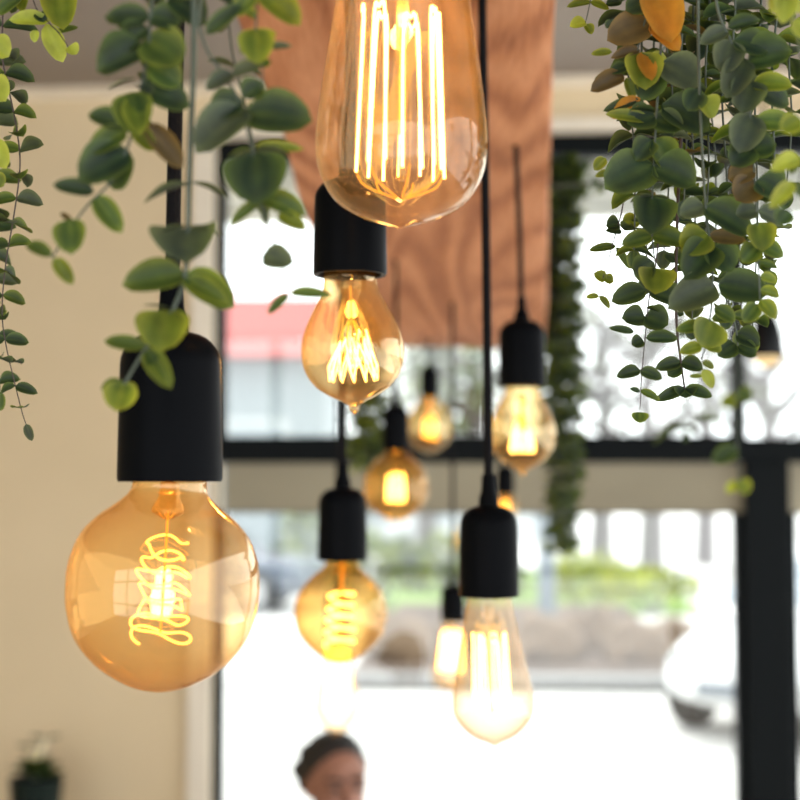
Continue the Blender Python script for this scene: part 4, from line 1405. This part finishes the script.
# cars
def make_car(label, mat, loc, rotz, glass='carglass', grille='tyre'):
    root = thing('car', label, 'car', loc, rotz)
    st = [(-2.15, 0.42, 0.62, 0.62), (-2.05, 0.28, 0.78, 0.76), (-1.75, 0.22, 0.90, 0.83), (-1.2, 0.2, 0.93, 0.86), (-0.5, 0.2, 0.93, 0.87), (0.4, 0.2, 0.93, 0.87),
          (0.95, 0.2, 0.92, 0.86), (1.5, 0.22, 0.84, 0.83), (1.9, 0.25, 0.74, 0.76), (2.1, 0.32, 0.62, 0.64), (2.16, 0.42, 0.54, 0.55)]
    bm = bmesh.new()

    def loft(stn, pw=3.2, seg=28):
        rings = []
        for x, zb, zt_, hw in stn:
            cz_, hh = (zb + zt_) / 2, (zt_ - zb) / 2
            ring = []
            for k_ in range(seg):
                a = 2 * pi * k_ / seg
                c, s = cos(a), sin(a)
                ring.append(bm.verts.new((x, hw * math.copysign(abs(c) ** (2 / pw), c), cz_ + hh * math.copysign(abs(s) ** (2 / pw), s))))
            rings.append(ring)
        for a, b in zip(rings, rings[1:]):
            for k_ in range(seg):
                j = (k_ + 1) % seg
                bm.faces.new((a[k_], a[j], b[j], b[k_]))
        bm.faces.new(rings[0][::-1])
        bm.faces.new(rings[-1])
    loft([(x, a, b, c) for x, a, b, c in spline(st, 3)])
    cab = [(-1.95, 0.8, 0.94, 0.66), (-1.55, 0.8, 1.28, 0.66), (-1.1, 0.8, 1.43, 0.66), (-0.4, 0.8, 1.48, 0.67), (0.2, 0.8, 1.45, 0.67), (0.55, 0.8, 1.32, 0.68), (0.9, 0.8, 1.12, 0.70), (1.25, 0.8, 0.92, 0.72)]
    loft([(x, a, b, c) for x, a, b, c in spline(cab, 3)], 3.0)
    obj('car_body', bm, mat, root, True, 50)
    for s in (-1, 1):
        bm = bmesh.new()
        pts = [(-1.55, 0.98), (-1.45, 1.22), (-1.05, 1.36), (-0.4, 1.40), (-0.33, 1.40), (-0.33, 0.97)]
        for poly in (pts, [(-0.26, 0.97), (-0.26, 1.40), (0.15, 1.38), (0.48, 1.26), (0.85, 1.02), (0.88, 0.97)]):
            va = [bm.verts.new((x, s * 0.60, z)) for x, z in poly]
            vb = [bm.verts.new((x, s * (0.725 - 0.10 * (z - 0.97)), z)) for x, z in poly]
            bm.faces.new(va)
            bm.faces.new(vb)
            for i in range(len(poly)):
                j = (i + 1) % len(poly)
                bm.faces.new((va[i], va[j], vb[j], vb[i]))
        obj('side_window', bm, glass, root, False)
        bm = bmesh.new()
        add_box(bm, (0.62, s * 0.80, 0.95), (0.76, s * 0.98, 1.07))
        bevel(obj('wing_mirror', bm, mat, root), 0.03)
        bm = bmesh.new()
        add_ball(bm, (2.0, s * 0.52, 0.62), 0.14, 0.6, 1.1, 0.55)
        obj('headlight', bm, 'shopglass', root)
        bm = bmesh.new()
        add_ball(bm, (-2.06, s * 0.58, 0.72), 0.12, 0.5, 1.0, 0.8)
        obj('tail_light', bm, 'orange', root)
        for x in (-1.35, 1.35):
            bm = bmesh.new()
            b2 = bmesh.new()
            add_lathe(b2, [(0.18, -0.11), (0.30, -0.11), (0.325, -0.07), (0.325, 0.07), (0.30, 0.11), (0.18, 0.11), (0.18, -0.11)], 32)
            for v in b2.verts:
                v.co = Vector((v.co.x + x, v.co.z + s * 0.77, v.co.y + 0.325))
            me = bpy.data.meshes.new('t')
            b2.to_mesh(me)
            bm.from_mesh(me)
            b2.free()
            w = obj('wheel', bm, 'tyre', root)
            bm = bmesh.new()
            b2 = bmesh.new()
            add_lathe(b2, [(0, -0.09), (0.185, -0.10), (0.185, 0.10), (0, 0.09)], 24)
            for v in b2.verts:
                v.co = Vector((v.co.x + x, v.co.z + s * 0.77, v.co.y + 0.325))
            me = bpy.data.meshes.new('t')
            b2.to_mesh(me)
            bm.from_mesh(me)
            b2.free()
            obj('hubcap', bm, 'steel', w)
    bm = bmesh.new()
    vs = [((0.56, 1.345), 0.58), ((1.12, 1.015), 0.64)]
    a = [bm.verts.new((vs[0][0][0], y, vs[0][0][1])) for y in (-0.56, 0.56)]
    b = [bm.verts.new((vs[1][0][0], y, vs[1][0][1])) for y in (-0.62, 0.62)]
    f = bm.faces.new((a[0], a[1], b[1], b[0]))
    e = bmesh.ops.extrude_face_region(bm, geom=[f])
    for v in [g for g in e['geom'] if isinstance(g, bmesh.types.BMVert)]:
        v.co += Vector((-0.09, 0, -0.12))
    obj('windscreen', bm, glass, root, False)
    bm = boxes(((2.08, -0.4, 0.36), (2.17, 0.4, 0.50)))
    bevel(obj('grille', bm, grille, root), 0.02)
    return root


c0 = G(182, 22)
make_car('silver car parked across the street, seen beside the big amber globe bulb', 'silver', (c0.x, c0.y, 0), YAW - 0.12)
c1 = G(838, 12.2)
make_car('white car at right, partly hidden by the black window post', 'white', (c1.x, c1.y, 0), YAW + pi + 0.95, 'paleglass', 'greyplastic')

# ------------------------------------------------------------------ light
w = bpy.data.worlds.new('overcast_sky')
scene.world = w
w.use_nodes = True
nt = w.node_tree
nt.nodes.clear()
out = nt.nodes.new('ShaderNodeOutputWorld')
bg = nt.nodes.new('ShaderNodeBackground')
tc = nt.nodes.new('ShaderNodeTexCoord')
nz = nt.nodes.new('ShaderNodeTexNoise')
nz.inputs['Scale'].default_value = 2.5
rp = nt.nodes.new('ShaderNodeValToRGB')
rp.color_ramp.elements[0].color = (0.90, 0.95, 1.0, 1)
rp.color_ramp.elements[1].color = (1.0, 0.99, 0.97, 1)
nt.links.new(tc.outputs['Generated'], nz.inputs['Vector'])
nt.links.new(nz.outputs['Fac'], rp.inputs['Fac'])
nt.links.new(rp.outputs['Color'], bg.inputs['Color'])
bg.inputs['Strength'].default_value = 3.7
nt.links.new(bg.outputs[0], out.inputs['Surface'])

sl = bpy.data.lights.new('sun', 'SUN')
sl.energy = 2.6
sl.angle = R(12)
sl.color = (1, 0.95, 0.86)
so = bpy.data.objects.new('sun', sl)
COL.objects.link(so)
so.rotation_euler = (R(-38), R(-18), 0)

scene.view_settings.view_transform = 'Standard'
scene.view_settings.look = 'None'
scene.view_settings.gamma = 1
scene.view_settings.exposure = 0.0
scene.view_settings.use_curve_mapping = False
cy = scene.cycles
cy.use_denoising = True
cy.max_bounces = 8
cy.diffuse_bounces = 4
cy.glossy_bounces = 4
cy.transmission_bounces = 6
cy.transparent_max_bounces = 24
cy.caustics_reflective = False
cy.caustics_refractive = False
cy.sample_clamp_indirect = 6
